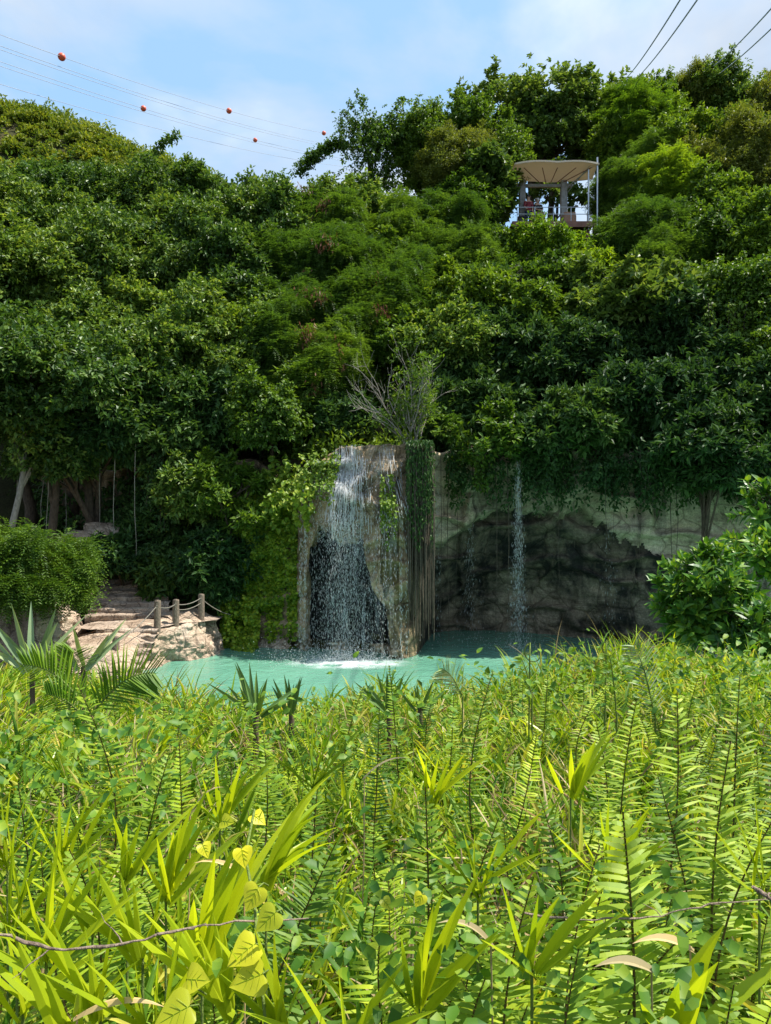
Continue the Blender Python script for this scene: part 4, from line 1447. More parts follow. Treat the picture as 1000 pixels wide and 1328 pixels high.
def person(label, base, joints, edges, rad, cloth, head_at, hair, face_dir, cap=False):
    """one continuous skinned body; clothing, hair and cap are its children"""
    me = bpy.data.meshes.new('person')
    me.from_pydata([tuple(np.array(j)) for j in joints], edges, [])
    o = bpy.data.objects.new('person', me)
    COL.objects.link(o)
    o.location = [float(b) for b in base]
    md = o.modifiers.new('skin', 'SKIN')
    for v, rr in zip(me.skin_vertices[0].data, rad):
        v.radius = (rr, rr)
    me.skin_vertices[0].data[0].use_root = True
    md.use_smooth_shade = True
    s = o.modifiers.new('sub', 'SUBSURF')
    s.levels = s.render_levels = 2
    me.materials.append(M['skin'])
    tag(o, label, 'person')
    for name, chain, rr, mat in cloth:
        mb = MB()
        pts = np.array([joints[i] for i in chain], float)
        t = np.linspace(0, len(pts) - 1, 5 * (len(pts) - 1) + 1)
        q = np.stack([np.interp(t, np.arange(len(pts)), pts[:, k]) for k in range(3)], 1)
        qr = np.interp(t, np.arange(len(pts)), rr)
        mb.add(*tube(q + np.array(base), qr, 12), 0, True)
        mb.obj(name, M[mat], o)
    h = np.array(head_at) + np.array(base)
    mb = MB()
    V, Q = blob(h + [0, 0, 0.05] - 0.02 * np.array(face_dir), (0.105, 0.115, 0.105 if not cap else 0.10), 4, 0.04, 16, 10)
    mb.add(V, Q, 0, True)
    if cap:
        mb.add(*blob(h + 0.11 * np.array(face_dir) + [0, 0, 0.05], (0.09, 0.09, 0.02), 6, 0.0, 12, 8), 0, True)
    mb.obj('helmet' if cap else 'hair', M['whitecap' if cap else 'black'], o)
    # features on the face side
    f = np.array(face_dir, float)
    s_ = np.array([-f[1], f[0], 0])
    mb = MB()
    mb.add(*blob(h + f * 0.112 - [0, 0, 0.02], (0.018, 0.018, 0.026), 2, 0, 8, 6), 0, True)
    mb.obj('nose', M['skin'], o)
    for sg in (-1, 1):
        mb = MB()
        mb.add(*blob(h + f * 0.096 + s_ * 0.035 * sg + [0, 0, 0.0], (0.014, 0.014, 0.010), 2, 0, 8, 6), 0, True)
        mb.obj('eye', M['black'], o)
        mb = MB()
        mb.add(*blob(h + s_ * 0.10 * sg - [0, 0, 0.02], (0.02, 0.03, 0.035), 2, 0, 8, 6), 0, True)
        mb.obj('ear', M['skin'], o)
    return o


def hand(j, e, rr, wrist, d, side, rad):
    """palm and five fingers as skinned branches from a wrist joint index"""
    w = np.array(j[wrist])
    d, side = unit(np.array(d, float)), unit(np.array(side, float))
    j.append(tuple(w + d * 0.06))
    e.append((wrist, len(j) - 1))
    rr.append(0.030)
    palm = len(j) - 1
    for k, (o, L) in enumerate(((-0.03, 0.075), (-0.01, 0.085), (0.01, 0.08), (0.03, 0.06))):
        a = np.array(j[palm]) + side * o + d * 0.03
        j.append(tuple(a))
        e.append((palm, len(j) - 1))
        rr.append(0.009)
        j.append(tuple(a + d * L * 0.8 + np.array([0, 0, -0.015])))
        e.append((len(j) - 2, len(j) - 1))
        rr.append(0.008)
    j.append(tuple(w + d * 0.05 - side * 0.05))
    e.append((wrist, len(j) - 1))
    rr.append(0.010)


# standing person, back to the column, looking west over the valley
j = [(0, 0, 0.95), (0, 0, 1.12), (0, 0, 1.38), (0, 0, 1.52), (0, -0.01, 1.64), (0, -0.01, 1.72),
     (-0.17, 0, 1.42), (-0.22, -0.05, 1.15), (-0.16, -0.22, 0.98), (0.17, 0, 1.42), (0.22, -0.02, 1.14), (0.20, -0.14, 0.92),
     (-0.09, 0, 0.90), (-0.10, 0.0, 0.50), (-0.10, 0.02, 0.08), (-0.11, -0.13, 0.03),
     (0.09, 0, 0.90), (0.11, -0.02, 0.50), (0.12, 0.02, 0.08), (0.14, -0.13, 0.03)]
e = [(0, 1), (1, 2), (2, 3), (3, 4), (4, 5), (2, 6), (6, 7), (7, 8), (2, 9), (9, 10), (10, 11), (0, 12), (12, 13), (13, 14), (14, 15), (0, 16), (16, 17), (17, 18), (18, 19)]
rr = [.13, .125, .14, .055, .095, .07, .06, .042, .03, .06, .042, .03, .085, .055, .038, .03, .085, .055, .038, .03]
hand(j, e, rr, 8, (0.2, -0.8, -0.4), (1, 0, 0), rr)
hand(j, e, rr, 11, (0, -0.6, -0.7), (1, 0, 0), rr)
person('person in a red shirt and dark shorts standing on the lookout beside the column', (LX(690), YP + 0.95, ZD), j, e, rr,
       [('shirt', (0, 1, 2), (.155, .15, .165), 'redcloth'), ('sleeve', (6, 7), (.078, .06), 'redcloth'), ('sleeve', (9, 10), (.078, .06), 'redcloth'),
        ('shorts', (12, 13), (.115, .085), 'bluecloth'), ('shorts', (16, 17), (.115, .085), 'bluecloth')], (0, -0.01, 1.68), 'black', (0.8, -0.6, 0))
# second person, perched on the rail with bent knees, white helmet
j = [(0, 0, 0.95), (0.03, 0, 1.12), (0.02, 0, 1.36), (0.0, 0, 1.50), (0.0, -0.02, 1.62), (0, -0.02, 1.70),
     (-0.16, -0.02, 1.40), (-0.20, -0.12, 1.16), (0.02, -0.28, 1.06), (0.17, 0, 1.40), (0.25, -0.10, 1.15), (0.20, -0.30, 1.02),
     (-0.08, -0.03, 0.92), (-0.14, -0.34, 0.84), (-0.12, -0.22, 0.42), (-0.14, -0.36, 0.37),
     (0.09, -0.03, 0.92), (0.16, -0.36, 0.90), (0.10, -0.20, 0.48), (0.12, -0.33, 0.42)]
person2_e = list(e[:19])
rr = [.13, .125, .14, .055, .095, .07, .06, .042, .03, .06, .042, .03, .085, .055, .038, .03, .085, .055, .038, .03]
hand(j, person2_e, rr, 8, (0.7, -0.5, -0.2), (0, 0, 1), rr)
hand(j, person2_e, rr, 11, (-0.4, -0.7, -0.3), (0, 0, 1), rr)
person('person in black with a white helmet perched on the lookout seat, knees bent', (LX(704), YP + 1.35, ZD), j, person2_e, rr,
       [('shirt', (0, 1, 2), (.155, .15, .165), 'darkcloth'), ('sleeve', (6, 7), (.078, .06), 'darkcloth'), ('sleeve', (9, 10), (.078, .06), 'darkcloth'),
        ('shorts', (12, 13), (.115, .085), 'darkcloth'), ('shorts', (16, 17), (.115, .085), 'darkcloth')], (0, -0.02, 1.66), 'black', (-0.6, -0.8, 0), cap=True)
o = thing('perch_stool', (LX(704), YP + 1.35, ZD), 'tall dark stool under the person with the white helmet', 'stool')
mb = MB()
V, Q, T = bevel_box((LX(704), YP + 1.38, ZD + 0.80), (0.42, 0.36, 0.06), 0.02)
mb.add(V, Q)
mb.add(V, T)
mb.obj('seat', M['black'], o)
for sx in (-1, 1):
    for sy in (-1, 1):
        mb = MB()
        mb.add(*tube(np.array([[LX(704) + 0.15 * sx, YP + 1.38 + 0.12 * sy, ZD + 0.78], [LX(704) + 0.19 * sx, YP + 1.38 + 0.15 * sy, ZD]]), 0.02, 6), 0, True)
        mb.obj('leg', M['steel'], o)

# ------------------------------------------------------------------ overhead lines and marker balls
BW = [((-40, 30, 52), (440, 176, 112), 1.0, 'cable carrying three marker balls, uppermost over the scrub hill'),
      ((-40, 45, 52), (430, 188, 112), 0.8, 'plain thin cable, second from the top over the scrub hill'),
      ((-40, 50, 53), (430, 191, 113), 0.8, 'plain thin cable, third from the top over the scrub hill'),
      ((-40, 66, 54), (430, 203, 114), 0.8, 'cable carrying the two lower marker balls'),
      ((-40, 72, 55), (430, 206, 114), 0.8, 'plain thin cable just under the two lower marker balls'),
      ((-40, 97, 54), (430, 214, 114), 0.8, 'lowest thin cable passing over the fig sprig')]
CURV = []
for a, b, sag, lab in BW:
    c = curve_pts(P(*a), P(*b), 40, sag)
    # the cable runs on past the valley in both directions
    ext0 = c[0] + (c[0] - c[1]) * 12
    ext1 = c[-1] + (c[-1] - c[-2]) * 8
    CURV.append(c)
    mb = MB()
    mb.add(*tube(np.concatenate([[ext0], c, [ext1]]), 0.020, 5), 0, True)
    tag(mb.obj('overhead_cable', M['wire'], origin=c[0]), lab, 'cable', 'thin cables over the scrub hill')


def ball(px, w, dia, lab):
    c = CURV[w]
    q = 500 + c[:, 0] / c[:, 1] * F
    k = np.interp(px, q, np.arange(len(c)))
    p = np.array([np.interp(k, np.arange(len(c)), c[:, i]) for i in range(3)])
    o = thing('marker_ball', p, lab, 'marker ball', 'orange marker balls on the cables')
    mb = MB()
    u = np.linspace(0, 2 * np.pi, 24, endpoint=False)
    v = np.linspace(0.001, np.pi - 0.001, 15)
    U, W = np.meshgrid(u, v, indexing='ij')
    rad = dia / 2 * (1 + 0.02 * (np.abs(W - np.pi / 2) < 0.12))
    V = np.stack([rad * np.cos(U) * np.sin(W), rad * np.sin(U) * np.sin(W), rad * np.cos(W)], -1) + p
    i, jj = np.meshgrid(np.arange(24), np.arange(14), indexing='ij')
    ii = (i + 1) % 24
    mb.add(V.reshape(-1, 3), np.stack([i * 15 + jj, i * 15 + jj + 1, ii * 15 + jj + 1, ii * 15 + jj], -1).reshape(-1, 4), 0, True)
    mb.obj('shell', M['ball'], o)
    k0 = min(int(k), len(c) - 2)
    t = unit(c[k0 + 1] - c[k0])
    for s in (-1, 1):
        mb = MB()
        mb.add(*tube(np.array([p + t * s * dia * 0.48, p + t * s * dia * 0.62]), 0.05, 8), 0, True)
        mb.obj('clamp', M['wire'], o)


ball(80, 0, 0.62, 'big orange marker ball, highest over the scrub hill')
ball(297, 0, 0.62, 'orange marker ball against open sky, second on the uppermost cable')
ball(420, 0, 0.62, 'tiny orange marker ball beside the arching umbrella tree')
ball(186, 3, 0.55, 'orange marker ball right above the fig sprig')
ball(331, 3, 0.55, 'small orange marker ball low over the gap of sky')

for a, b, lab in (((905, -38, 17), (800, 112, 62), 'bright overhead cable, nearest the lookout roof'),
                  ((930, -38, 17), (812, 112, 62), 'bright overhead cable, second of the pair by the airy tree'),
                  ((1045, -40, 17), (905, 98, 62), 'bright overhead cable above the olive skyline tree'),
                  ((1080, -42, 17), (905, 112, 62), 'bright overhead cable ending behind the dark skyline tree')):
    c = curve_pts(P(*a), P(*b), 30, 0.4)
    ext0 = c[0] + (c[0] - c[1]) * 14
    mb = MB()
    mb.add(*tube(np.concatenate([[ext0], c]), 0.026, 6), 0, True)
    tag(mb.obj('power_cable', M['linewire'], origin=c[0]), lab, 'cable', 'power cables over the lookout')

# ------------------------------------------------------------------ falling water
def surf(px, z, off=0.05):
    p = cliff_point(px, z)
    p[..., 1] -= off
    return p


def drops(mb, p, L, W, r):
    """elongated droplets"""
    n = len(p)
    L = np.broadcast_to(L, (n,))[:, None]
    W = np.broadcast_to(W, (n,))[:, None]
    up = unit(np.array([0, 0, 1.0]) + r.normal(0, 0.12, (n, 3)))
    a = unit(np.cross(up, r.normal(0, 1, (n, 3))))
    b = np.cross(up, a)
    V = np.stack([p + up * L / 2, p + a * W / 2, p + b * W / 2, p - a * W / 2, p - b * W / 2, p - up * L / 2], 1).reshape(-1, 3)
    k = np.arange(n)[:, None] * 6
    T = np.concatenate([k + t for t in ([0, 1, 2], [0, 2, 3], [0, 3, 4], [0, 4, 1], [5, 2, 1], [5, 3, 2], [5, 4, 3], [5, 1, 4])])
    mb.add(V, T)


def waterfall():
    r = np.random.default_rng(81)
    root = thing('waterfall', P(440, 846, 23.2), 'wide white waterfall spilling over the tan rock pillar into the pool', 'waterfall')
    # water clinging to the upper rock
    mb = MB()
    heads = np.concatenate([r.uniform(430, 515, 26), r.normal(454, 6, 62), r.normal(440, 5, 40), r.normal(498, 6, 8), r.normal(468, 8, 8)])
    for h in heads:
        z1 = float(cliff_top(h)) + 0.07
        z0 = r.uniform(3.6, 5.2)
        n = 16
        t = np.linspace(0, 1, n)
        spread = (h - 462) * 0.38 + r.normal(0, 3)
        px = h + spread * t ** 1.3 + 2.0 * fbm(t * 4 + h, h, 0, 2, 4)
        z = z1 + (z0 - z1) * t
        p = surf(px, z, 0.05 + 0.10 * t + r.uniform(0, 0.08))
        if h > 515 or px.min() < 392:
            continue
        # broken into lengths
        a = r.integers(0, 6)
        while a < n - 2:
            e = min(n, a + r.integers(3, 8))
            w = r.uniform(0.005, 0.017)
            mb.add(*tube(p[a:e], w * np.sin(np.linspace(0.3, 2.9, e - a)), 4), 0, True)
            a = e + r.integers(0, 3)
    tag(mb.obj('cascade', M['fall'], root), kind='stuff')
    mb = MB()
    pxs = np.linspace(428, 512, 90)
    nz = 60
    V = np.zeros((90, nz, 3))
    for i, h in enumerate(pxs):
        t = np.linspace(0, 1, nz)
        z = float(cliff_top(h)) + 0.06 + (0.05 - 6.7) * t
        pp = np.clip(h + (h - 462) * 0.30 * t ** 1.2, 397, 515)
        q = surf(pp, np.maximum(z, 3.9), 0.07 + 0.12 * t)
        q[:, 2] = z
        q[:, 1] -= 0.25 * np.maximum(0, t - 0.4)
        V[i] = q
    mb.add(V, grid_faces(90, nz), 0, True)
    mb.obj('veil', M['veil'], root)
    # splashing drops on the shoulder and in the free fall
    mb = MB()
    n = 2000
    px = np.concatenate([r.normal(455, 14, n // 2), r.normal(430, 20, n // 3), r.uniform(400, 505, n // 6)])
    px = np.clip(px, 397, 512)
    z = r.uniform(3.6, 6.3, len(px))
    p = surf(px, z, 0.06)
    p[:, 1] -= r.exponential(0.12, len(px))
    drops(mb, p, r.uniform(0.03, 0.09, len(px)), r.uniform(0.010, 0.024, len(px)), r)
    n = 6500
    strand = r.choice([417, 432, 444, 456, 470, 490, 505], n, p=[.10, .14, .28, .26, .10, .08, .04])
    z = r.uniform(0.0, 4.6, n)
    px = strand + r.normal(0, 1, n) * (4.5 + (4.6 - z) * 2.0)
    px = np.clip(px, 398, 520)
    p = cliff_point(np.clip(px, 397, 520), np.full(n, 4.6))
    p[:, 2] = z
    p[:, 1] -= 0.12 + r.exponential(0.16, n) + 0.05 * (4.6 - z)
    p[:, 0] += 0
    drops(mb, p, r.uniform(0.03, 0.13, n), r.uniform(0.004, 0.012, n), r)
    # thin side trickles
    for c0, zt, m in ((397, 5.6, 380), (391, 5.2, 240), (404, 5.0, 120), (520, 6.2, 200), (527, 5.6, 120)):
        z = r.uniform(0.05, zt, m)
        p = surf(c0 + r.normal(0, 1.3, m), z, 0.08)
        p[:, 1] -= 0.06 + 0.05 * (zt - z) * r.uniform(0.5, 1, m)
        drops(mb, p, r.uniform(0.04, 0.14, m), r.uniform(0.010, 0.024, m), r)
    # spray thrown up where it lands
    m = 2600
    q = P(436, 846, 22.3)
    p = q + np.stack([r.normal(0, 1.0, m), r.normal(0, 0.45, m), r.exponential(0.16, m)], 1)
    p[:, 2] = np.abs(p[:, 2] - q[2]) + 0.01
    drops(mb, p, r.uniform(0.015, 0.05, m), r.uniform(0.01, 0.022, m), r)
    tag(mb.obj('spray', M['fall'], root), kind='stuff')
    mb = MB()
    nx, ny = 40, 24
    X, Y = np.meshgrid(np.linspace(-2.6, 2.4, nx), np.linspace(-1.3, 1.0, ny), indexing='ij')
    c = P(452, 856, 22.0)
    mb.add(np.stack([X + c[0], Y + c[1], 0.012 + 0.0 * X + 0.01 * fbm(X * 3, Y * 3, 0, 3, 2) ** 2], -1), grid_faces(nx, ny), 0, True)
    root2 = root
    o = mb.obj('foam', M['foam'])
    me = o.data
    co_ = np.zeros(len(me.vertices) * 3, np.float32)
    me.vertices.foreach_get('co', co_)
    off = np.array([c[0], c[1], 0.0], np.float32)
    me.vertices.foreach_set('co', (co_.reshape(-1, 3) - off).ravel())
    o.parent = root2
    o.location = [float(c[0] - root2.location[0]), float(c[1] - root2.location[1]), float(-root2.location[2])]

    # the thin falls before the cave
    def thin(c0, zt, m, w, lab, seed, Yd, spreadk=1.0):
        rr = np.random.default_rng(seed)
        x0 = P(c0, 0, Yd)[0]
        z = rr.uniform(0.0, zt, m) 
        p = np.stack([x0 + rr.normal(0, 1, m) * (0.035 + w * (zt - z) / zt) * spreadk, Yd + rr.normal(0, 0.08, m), z], 1)
        mb = MB()
        drops(mb, p, rr.uniform(0.04, 0.16, m), rr.uniform(0.004, 0.013, m), rr)
        k = int(m / 6)
        q = np.stack([x0 + rr.normal(0, 0.55 * spreadk, k), Yd + rr.normal(0, 0.25, k), rr.exponential(0.14, k)], 1)
        drops(mb, q, rr.uniform(0.015, 0.05, k), rr.uniform(0.008, 0.02, k), rr)
        o = thing('waterfall', (x0, Yd, 0), lab, 'waterfall', 'thin falls before the cave')
        tag(mb.obj('spray', M['fall'], o), kind='stuff')
    thin(672, 6.3, 1700, 0.15, 'narrow white fall dropping past the middle of the cave', 83, 24.4)
    thin(610, 4.4, 300, 0.22, 'faint drizzle falling in the cave beside the narrow white fall', 84, 25.6)
    thin(568, 5.8, 160, 0.05, 'hair thin trickle falling next to the rock pillar', 85, 24.6)
    thin(790, 6.4, 180, 0.25, 'dripping water over the mossy lip at the far end of the cave', 86, 24.8)


waterfall()


# ------------------------------------------------------------------ hanging roots and creepers
def root_strand(mb, px, z1, z0, r, w=0.012, off=0.15, Y=None):
    n = 14
    t = np.linspace(0, 1, n)
    p = surf(np.full(n, px), np.full(n, z1), off) if Y is None else np.repeat(P(px, 0, Y)[None], n, 0)
    p[:, 2] = z1 + (z0 - z1) * t
    p[:, 0] += 0.05 * fbm(t * 2 + px, px, 0, 3, 5)
    p[:, 1] -= 0.05 * t
    mb.add(*tube(p, w * (1 - 0.5 * t), 5), 0, True)


r = np.random.default_rng(91)
for i, (px, z1, z0, w) in enumerate([(556, 6.6, 1.6, .016), (566, 6.6, .2, .012), (574, 6.6, .1, .016), (583, 6.6, 1.2, .010), (626, 6.3, .4, .016), (640, 6.3, .9, .020), (601, 6.5, 2.5, .011),
                                     (655, 6.3, 2.4, .010), (700, 6.4, 2.2, .010), (720, 6.4, 3.4, .010), (760, 6.4, 3.2, .012), (775, 6.4, 3.6, .010), (815, 6.4, 3.0, .012), (862, 6.3, 2.4, .018), (870, 6.3, 2.2, .016)]):
    mb = MB()
    root_strand(mb, px, z1, z0, r, w)
    tag(mb.obj('hanging_root', M['rootbark'], origin=P(px, 600, 25)), 'thin hanging root dangling before the dark cave', 'root', 'hanging roots before the cave')
for i, (px, py1, py0, Y) in enumerate([(22, 590, 680, 25), (55, 600, 670, 25.5), (62, 590, 700, 25), (86, 600, 690, 26), (148, 620, 710, 25), (175, 580, 720, 24.8), (128, 600, 690, 25.6)]):
    mb = MB()
    root_strand(mb, px, P(0, py1 - 40, Y)[2], P(0, py0, Y)[2], r, 0.018, 0, Y)
    tag(mb.obj('hanging_root', M['palebark'], origin=P(px, py1, Y)), 'pale hanging root in the dark hollow under the figs', 'root', 'hanging roots under the figs')

o = thing('root_curtain', P(545, 590, 23.6), 'matted curtain of dark roots and moss hanging down the shaded edge of the rock pillar', 'roots')
mb = MB()
for k in range(240):
    px = r.uniform(529, 562)
    z1 = 6.7 + r.uniform(-0.1, 0.1)
    root_strand(mb, px, z1, r.uniform(1.6, 4.6) if r.uniform() < 0.8 else r.uniform(0.5, 1.5), r, r.uniform(0.008, 0.032), r.uniform(0.05, 0.35), r.uniform(22.5, 23.6))
tag(mb.obj('roots', M['rootbark'], o), kind='stuff')
mb = MB()
n = 5600
px = r.uniform(528, 562, n)
z = 6.85 - r.uniform(0, 1, n) ** 1.3 * (2.0 + 2.2 * (0.5 + 0.5 * vnoise(px * 0.25, 3.0, 0, 2)))
Yv = r.uniform(22.4, 23.6, n)
p = np.stack([(px - 500) / F * Yv, Yv, z], 1)
mb.add(*rhomb_leaves(p, np.array([0, -0.3, -1]) + r.normal(0, .4, (n, 3)), np.array([0, -1, .5]) + r.normal(0, .4, (n, 3)), r.uniform(.08, .2, n), .05))
tag(mb.obj('moss', M['dark'], o), kind='stuff')


def creeper(lab, n, pxr, zr, mat, L, W, seed, hang=0.5, off=0.12, name='climbing_ivy', cat='ivy', zfun=None, k=1):
    rr = np.random.default_rng(seed)
    # leaves hang in strings down the rock
    ns = n // 26
    px = rr.uniform(*pxr, ns)
    ztop = rr.uniform(zr[0] + (zr[1] - zr[0]) * 0.25, zr[1], ns)
    ln = rr.uniform(0.6, 2.4, ns)
    t = rr.uniform(0, 1, (ns, 26))
    z = np.maximum(ztop[:, None] - t * ln[:, None] * (0.35 + 0.65 * sstep(zr[0] - 0.2, zr[0] + 1.2, ztop))[:, None], 0.04)
    pp = px[:, None] + rr.normal(0, 1.1, (ns, 26))
    p = surf(pp, z, 0).reshape(-1, 3)
    puff = off * (1.2 + 1.6 * np.maximum(0, fbm(p[:, 0] * 1.5, p[:, 2] * 1.2, 0, 3, seed)))
    p[:, 1] -= puff * rr.uniform(0.4, 1.4, len(p))
    m = len(p)
    ax = np.array([0, -0.35, -hang]) + rr.normal(0, 0.4, (m, 3))
    nm = np.array([0.15, -0.6, 0.65]) + rr.normal(0, 0.35, (m, 3))
    mb = MB()
    V, Q, T = oval_leaves(p, ax, nm, L * rr.uniform(0.6, 1.25, m), W * rr.uniform(0.7, 1.2, m), 0.12, 0.12)
    mb.add(V, Q)
    mb.add(V, T)
    b = surf(np.array([sum(pxr) / 2]), np.array([zr[0]]), 0.2)[0]
    o = thing(name, b, lab, cat)
    tag(mb.obj('foliage', M[mat], o), kind='stuff')
    return o


creeper('bright ivy curtain covering the rock wall between the stairs and the waterfall', 9500, (288, 384), (0.25, 6.3), 'ivy', 0.15, 0.13, 101)
creeper('dense yellow green ivy mound at the water edge beside the posts', 2600, (285, 335), (0.05, 1.9), 'ivy', 0.14, 0.12, 102, off=0.32)
creeper('yellow variegated pothos leaves over the shoulder of the waterfall', 800, (345, 408), (5.0, 6.6), 'pothos', 0.21, 0.17, 103, off=0.25, name='pothos_vine', cat='vine')
creeper('small yellow leaved mat along the cliff lip beside the falling water', 900, (395, 440), (5.9, 6.7), 'pothos', 0.12, 0.09, 104, off=0.15, name='pothos_vine', cat='vine')
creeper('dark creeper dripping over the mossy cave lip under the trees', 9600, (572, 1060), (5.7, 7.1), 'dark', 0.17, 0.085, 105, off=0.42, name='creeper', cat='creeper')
creeper('dark leafy creeper added to darken the back wall of the hollow under the figs', 6000, (-90, 175), (2.6, 6.2), 'dark', 0.22, 0.11, 108, off=0.5, name='creeper', cat='creeper')  # leaf cover added to darken the pale wall behind the hollow
creeper('dark creeper on the shaded rock wall uphill of the landing posts', 7500, (170, 300), (1.5, 6.6), 'dark', 0.18, 0.10, 106, off=0.4, name='creeper', cat='creeper')
creeper('tuft of green moss leaves clinging to the middle of the pillar', 420, (494, 512), (4.6, 5.9), 'vine', 0.12, 0.08, 107, off=0.15, name='creeper', cat='creeper')


def hanging_vine(px, py, Y, h, lab, seed, mat='vine'):
    rr = np.random.default_rng(seed)
    c = P(px, py, Y)
    o = thing('hanging_vine', c, lab, 'vine', 'leafy vines hanging from the tree crowns')
    mb, st = MB(), MB()
    for k in range(7):
        x0, L = rr.normal(0, 0.28), h * rr.uniform(0.5, 1.1)
        n = int(46 * L)
        t = np.sort(rr.uniform(0, 1, n))
        sway = 0.12 * vnoise(t * 3, k, seed, 5)
        p = c + np.stack([x0 + sway + rr.normal(0, 0.09, n), rr.normal(-0.2, 0.1, n), -t * L], 1)
        V, T = rhomb_leaves(p, np.array([0, -0.3, -0.8]) + rr.normal(0, 0.5, (n, 3)), np.array([0, -0.5, 0.8]) + rr.normal(0, 0.35, (n, 3)), rr.uniform(0.10, 0.19, n), 0.10)
        mb.add(V, T)
        q = np.linspace(0, 1, 8)
        st.add(*tube(c + np.stack([x0 + 0.12 * vnoise(q * 3, k, seed, 5), 0 * q - 0.2, -q * L], 1), 0.012, 4), 0, True)
    tag(mb.obj('foliage', M[mat], o), kind='stuff')
    st.obj('stems', M['rootbark'], o)


for i, (px, py, Y, h, lab, mt) in enumerate(((278, 455, 27.6, 3.2, 'pale vine trailing down the fig face above the small leaved tree', 'vine'),
        (300, 500, 26.6, 2.6, 'vine trailing above the ivy curtain top', 'vine'), (262, 480, 27.2, 2.8, 'vine cascade beside the dark gap in the fig wood', 'fig'),
        (40, 520, 23.6, 2.2, 'vine trailing from the pale trunked fig', 'fig'), (105, 470, 26.2, 2.5, 'vine hanging in front of the drooping fig boughs', 'fig'),
        (205, 590, 25.2, 2.6, 'vine hanging behind the landing posts from the shaded tree', 'dark'), (325, 470, 27.8, 2.4, 'vine mantle at the edge of the feathery trees', 'vine'),
        (945, 395, 26.4, 3.4, 'long vine down the creeper wall', 'vine'), (985, 430, 26, 3.6, 'long vine at the picture edge down the creeper wall', 'vine'),
        (905, 470, 26, 2.6, 'dark vine beside the horizontal bough', 'dark'), (770, 560, 24.6, 1.8, 'dark vine dripping over the middle of the cave lip', 'dark'),
        (850, 585, 23.8, 1.7, 'dark vine dripping over the far end of the cave lip', 'dark'), (715, 570, 24.7, 1.5, 'dark vine over the cave lip beside the narrow white fall', 'dark'),
        (620, 590, 24.4, 1.2, 'green vine hanging under the airy little bush', 'vine'))):
    hanging_vine(px, py, Y, h, lab, 200 + i, mt)


# ------------------------------------------------------------------ bare shrub on the lip
def bare_shrub():
    rr = np.random.default_rng(111)
    b = P(535, 580, 23.9)
    root = thing('bare_shrub', b, 'half bare grey twigged shrub growing on the lip of the waterfall', 'shrub')
    mb, ends = MB(), []

    def branch(p, d, L, w, depth):
        n = 6
        pts = [p]
        for k in range(n - 1):
            d = unit(d + rr.normal(0, 0.12, 3) + [0, 0, 0.03])
            pts.append(pts[-1] + d * L / (n - 1))
        mb.add(*tube(np.array(pts), np.linspace(w, w * 0.45, n), 5), 0, True)
        if depth == 0:
            ends.append(pts[-1])
            return
        for _ in range(rr.integers(4, 6)):
            k = rr.integers(2, n)
            branch(pts[k], unit(d + rr.normal(0, 0.45, 3) * [1, 0.7, 0.7] + [0, 0, 0.1]), L * rr.uniform(0.4, 0.62), w * 0.5, depth - 1)
    for ang in (-52, -36, -26, -18, -11, -5, 1, 7, 13, 19, 26, 34):
        a = R(ang)
        branch(b + [rr.normal(0, 0.15), 0, -0.1], unit(np.array([math.sin(a), rr.normal(0, 0.25), math.cos(a)])), rr.uniform(1.3, 2.2), 0.028, 2)
    mb.obj('branches', M['greybark'], root)
    E = np.array(ends)
    keep = (E[:, 0] > b[0] - 0.7) & (E[:, 0] < b[0] + 0.8)
    E = E[keep]
    E = np.concatenate([E, b + rr.normal(0, 1, (70, 3)) * [0.6, 0.4, 0.45] + [-0.1, -0.1, 0.85]])
    mb = MB()
    leaf_mesh(mb, E, unit(E - b), 'olive', rr)
    mb.obj('crown', M['vine'], root)


bare_shrub()


def grey_branches():
    rr = np.random.default_rng(112)
    x, y = (112 - 500) / F * 92.0, 92.0
    b = np.array([x, y, float(H(x, y))])
    root = thing('dead_tree', b, 'bare grey dead branches standing in the scrub of the hillside', 'dead tree')
    mb = MB()
    for k in range(16):
        d = unit(np.array([rr.normal(0, 0.35), rr.normal(0, 0.3), 1]))
        mb.add(*tube(curve_pts(b + [rr.normal(0, 1.0), 0, 0], b + [rr.normal(0, 0.8), 0, 0] + d * rr.uniform(3, 5.6), 6, 0, 0.12, rr), np.linspace(0.10, 0.03, 6), 5), 0, True)
    mb.obj('branches', M['greybark'], root)


grey_branches()


def twig_tangle(px, py, Y, w, h, lab, seed):
    rr = np.random.default_rng(seed)
    c = P(px, py, Y)
    mb = MB()
    for k in range(70):
        d = unit(rr.normal(0, 1, 3) * [1, 0.6, 0.9] + [0, 0, 0.1])
        p = c + rr.normal(0, 0.35, 3) * [w, 0.4, h]
        mb.add(*tube(curve_pts(p, p + d * rr.uniform(0.5, 1.1), 5, 0.05, 0.05, rr), np.linspace(0.014, 0.005, 5), 4), 0, True)
    tag(mb.obj('twig_tangle', M['rootbark'], origin=c), lab, 'twigs')


twig_tangle(898, 265, 36.4, 1.6, 1.0, 'tangle of dry brown twigs between the lime feathery tree and the glossy tree', 113)
twig_tangle(680, 375, 30.2, 0.8, 1.2, 'tangle of dry twigs hanging beside the bushy tree on the cave slope', 114)


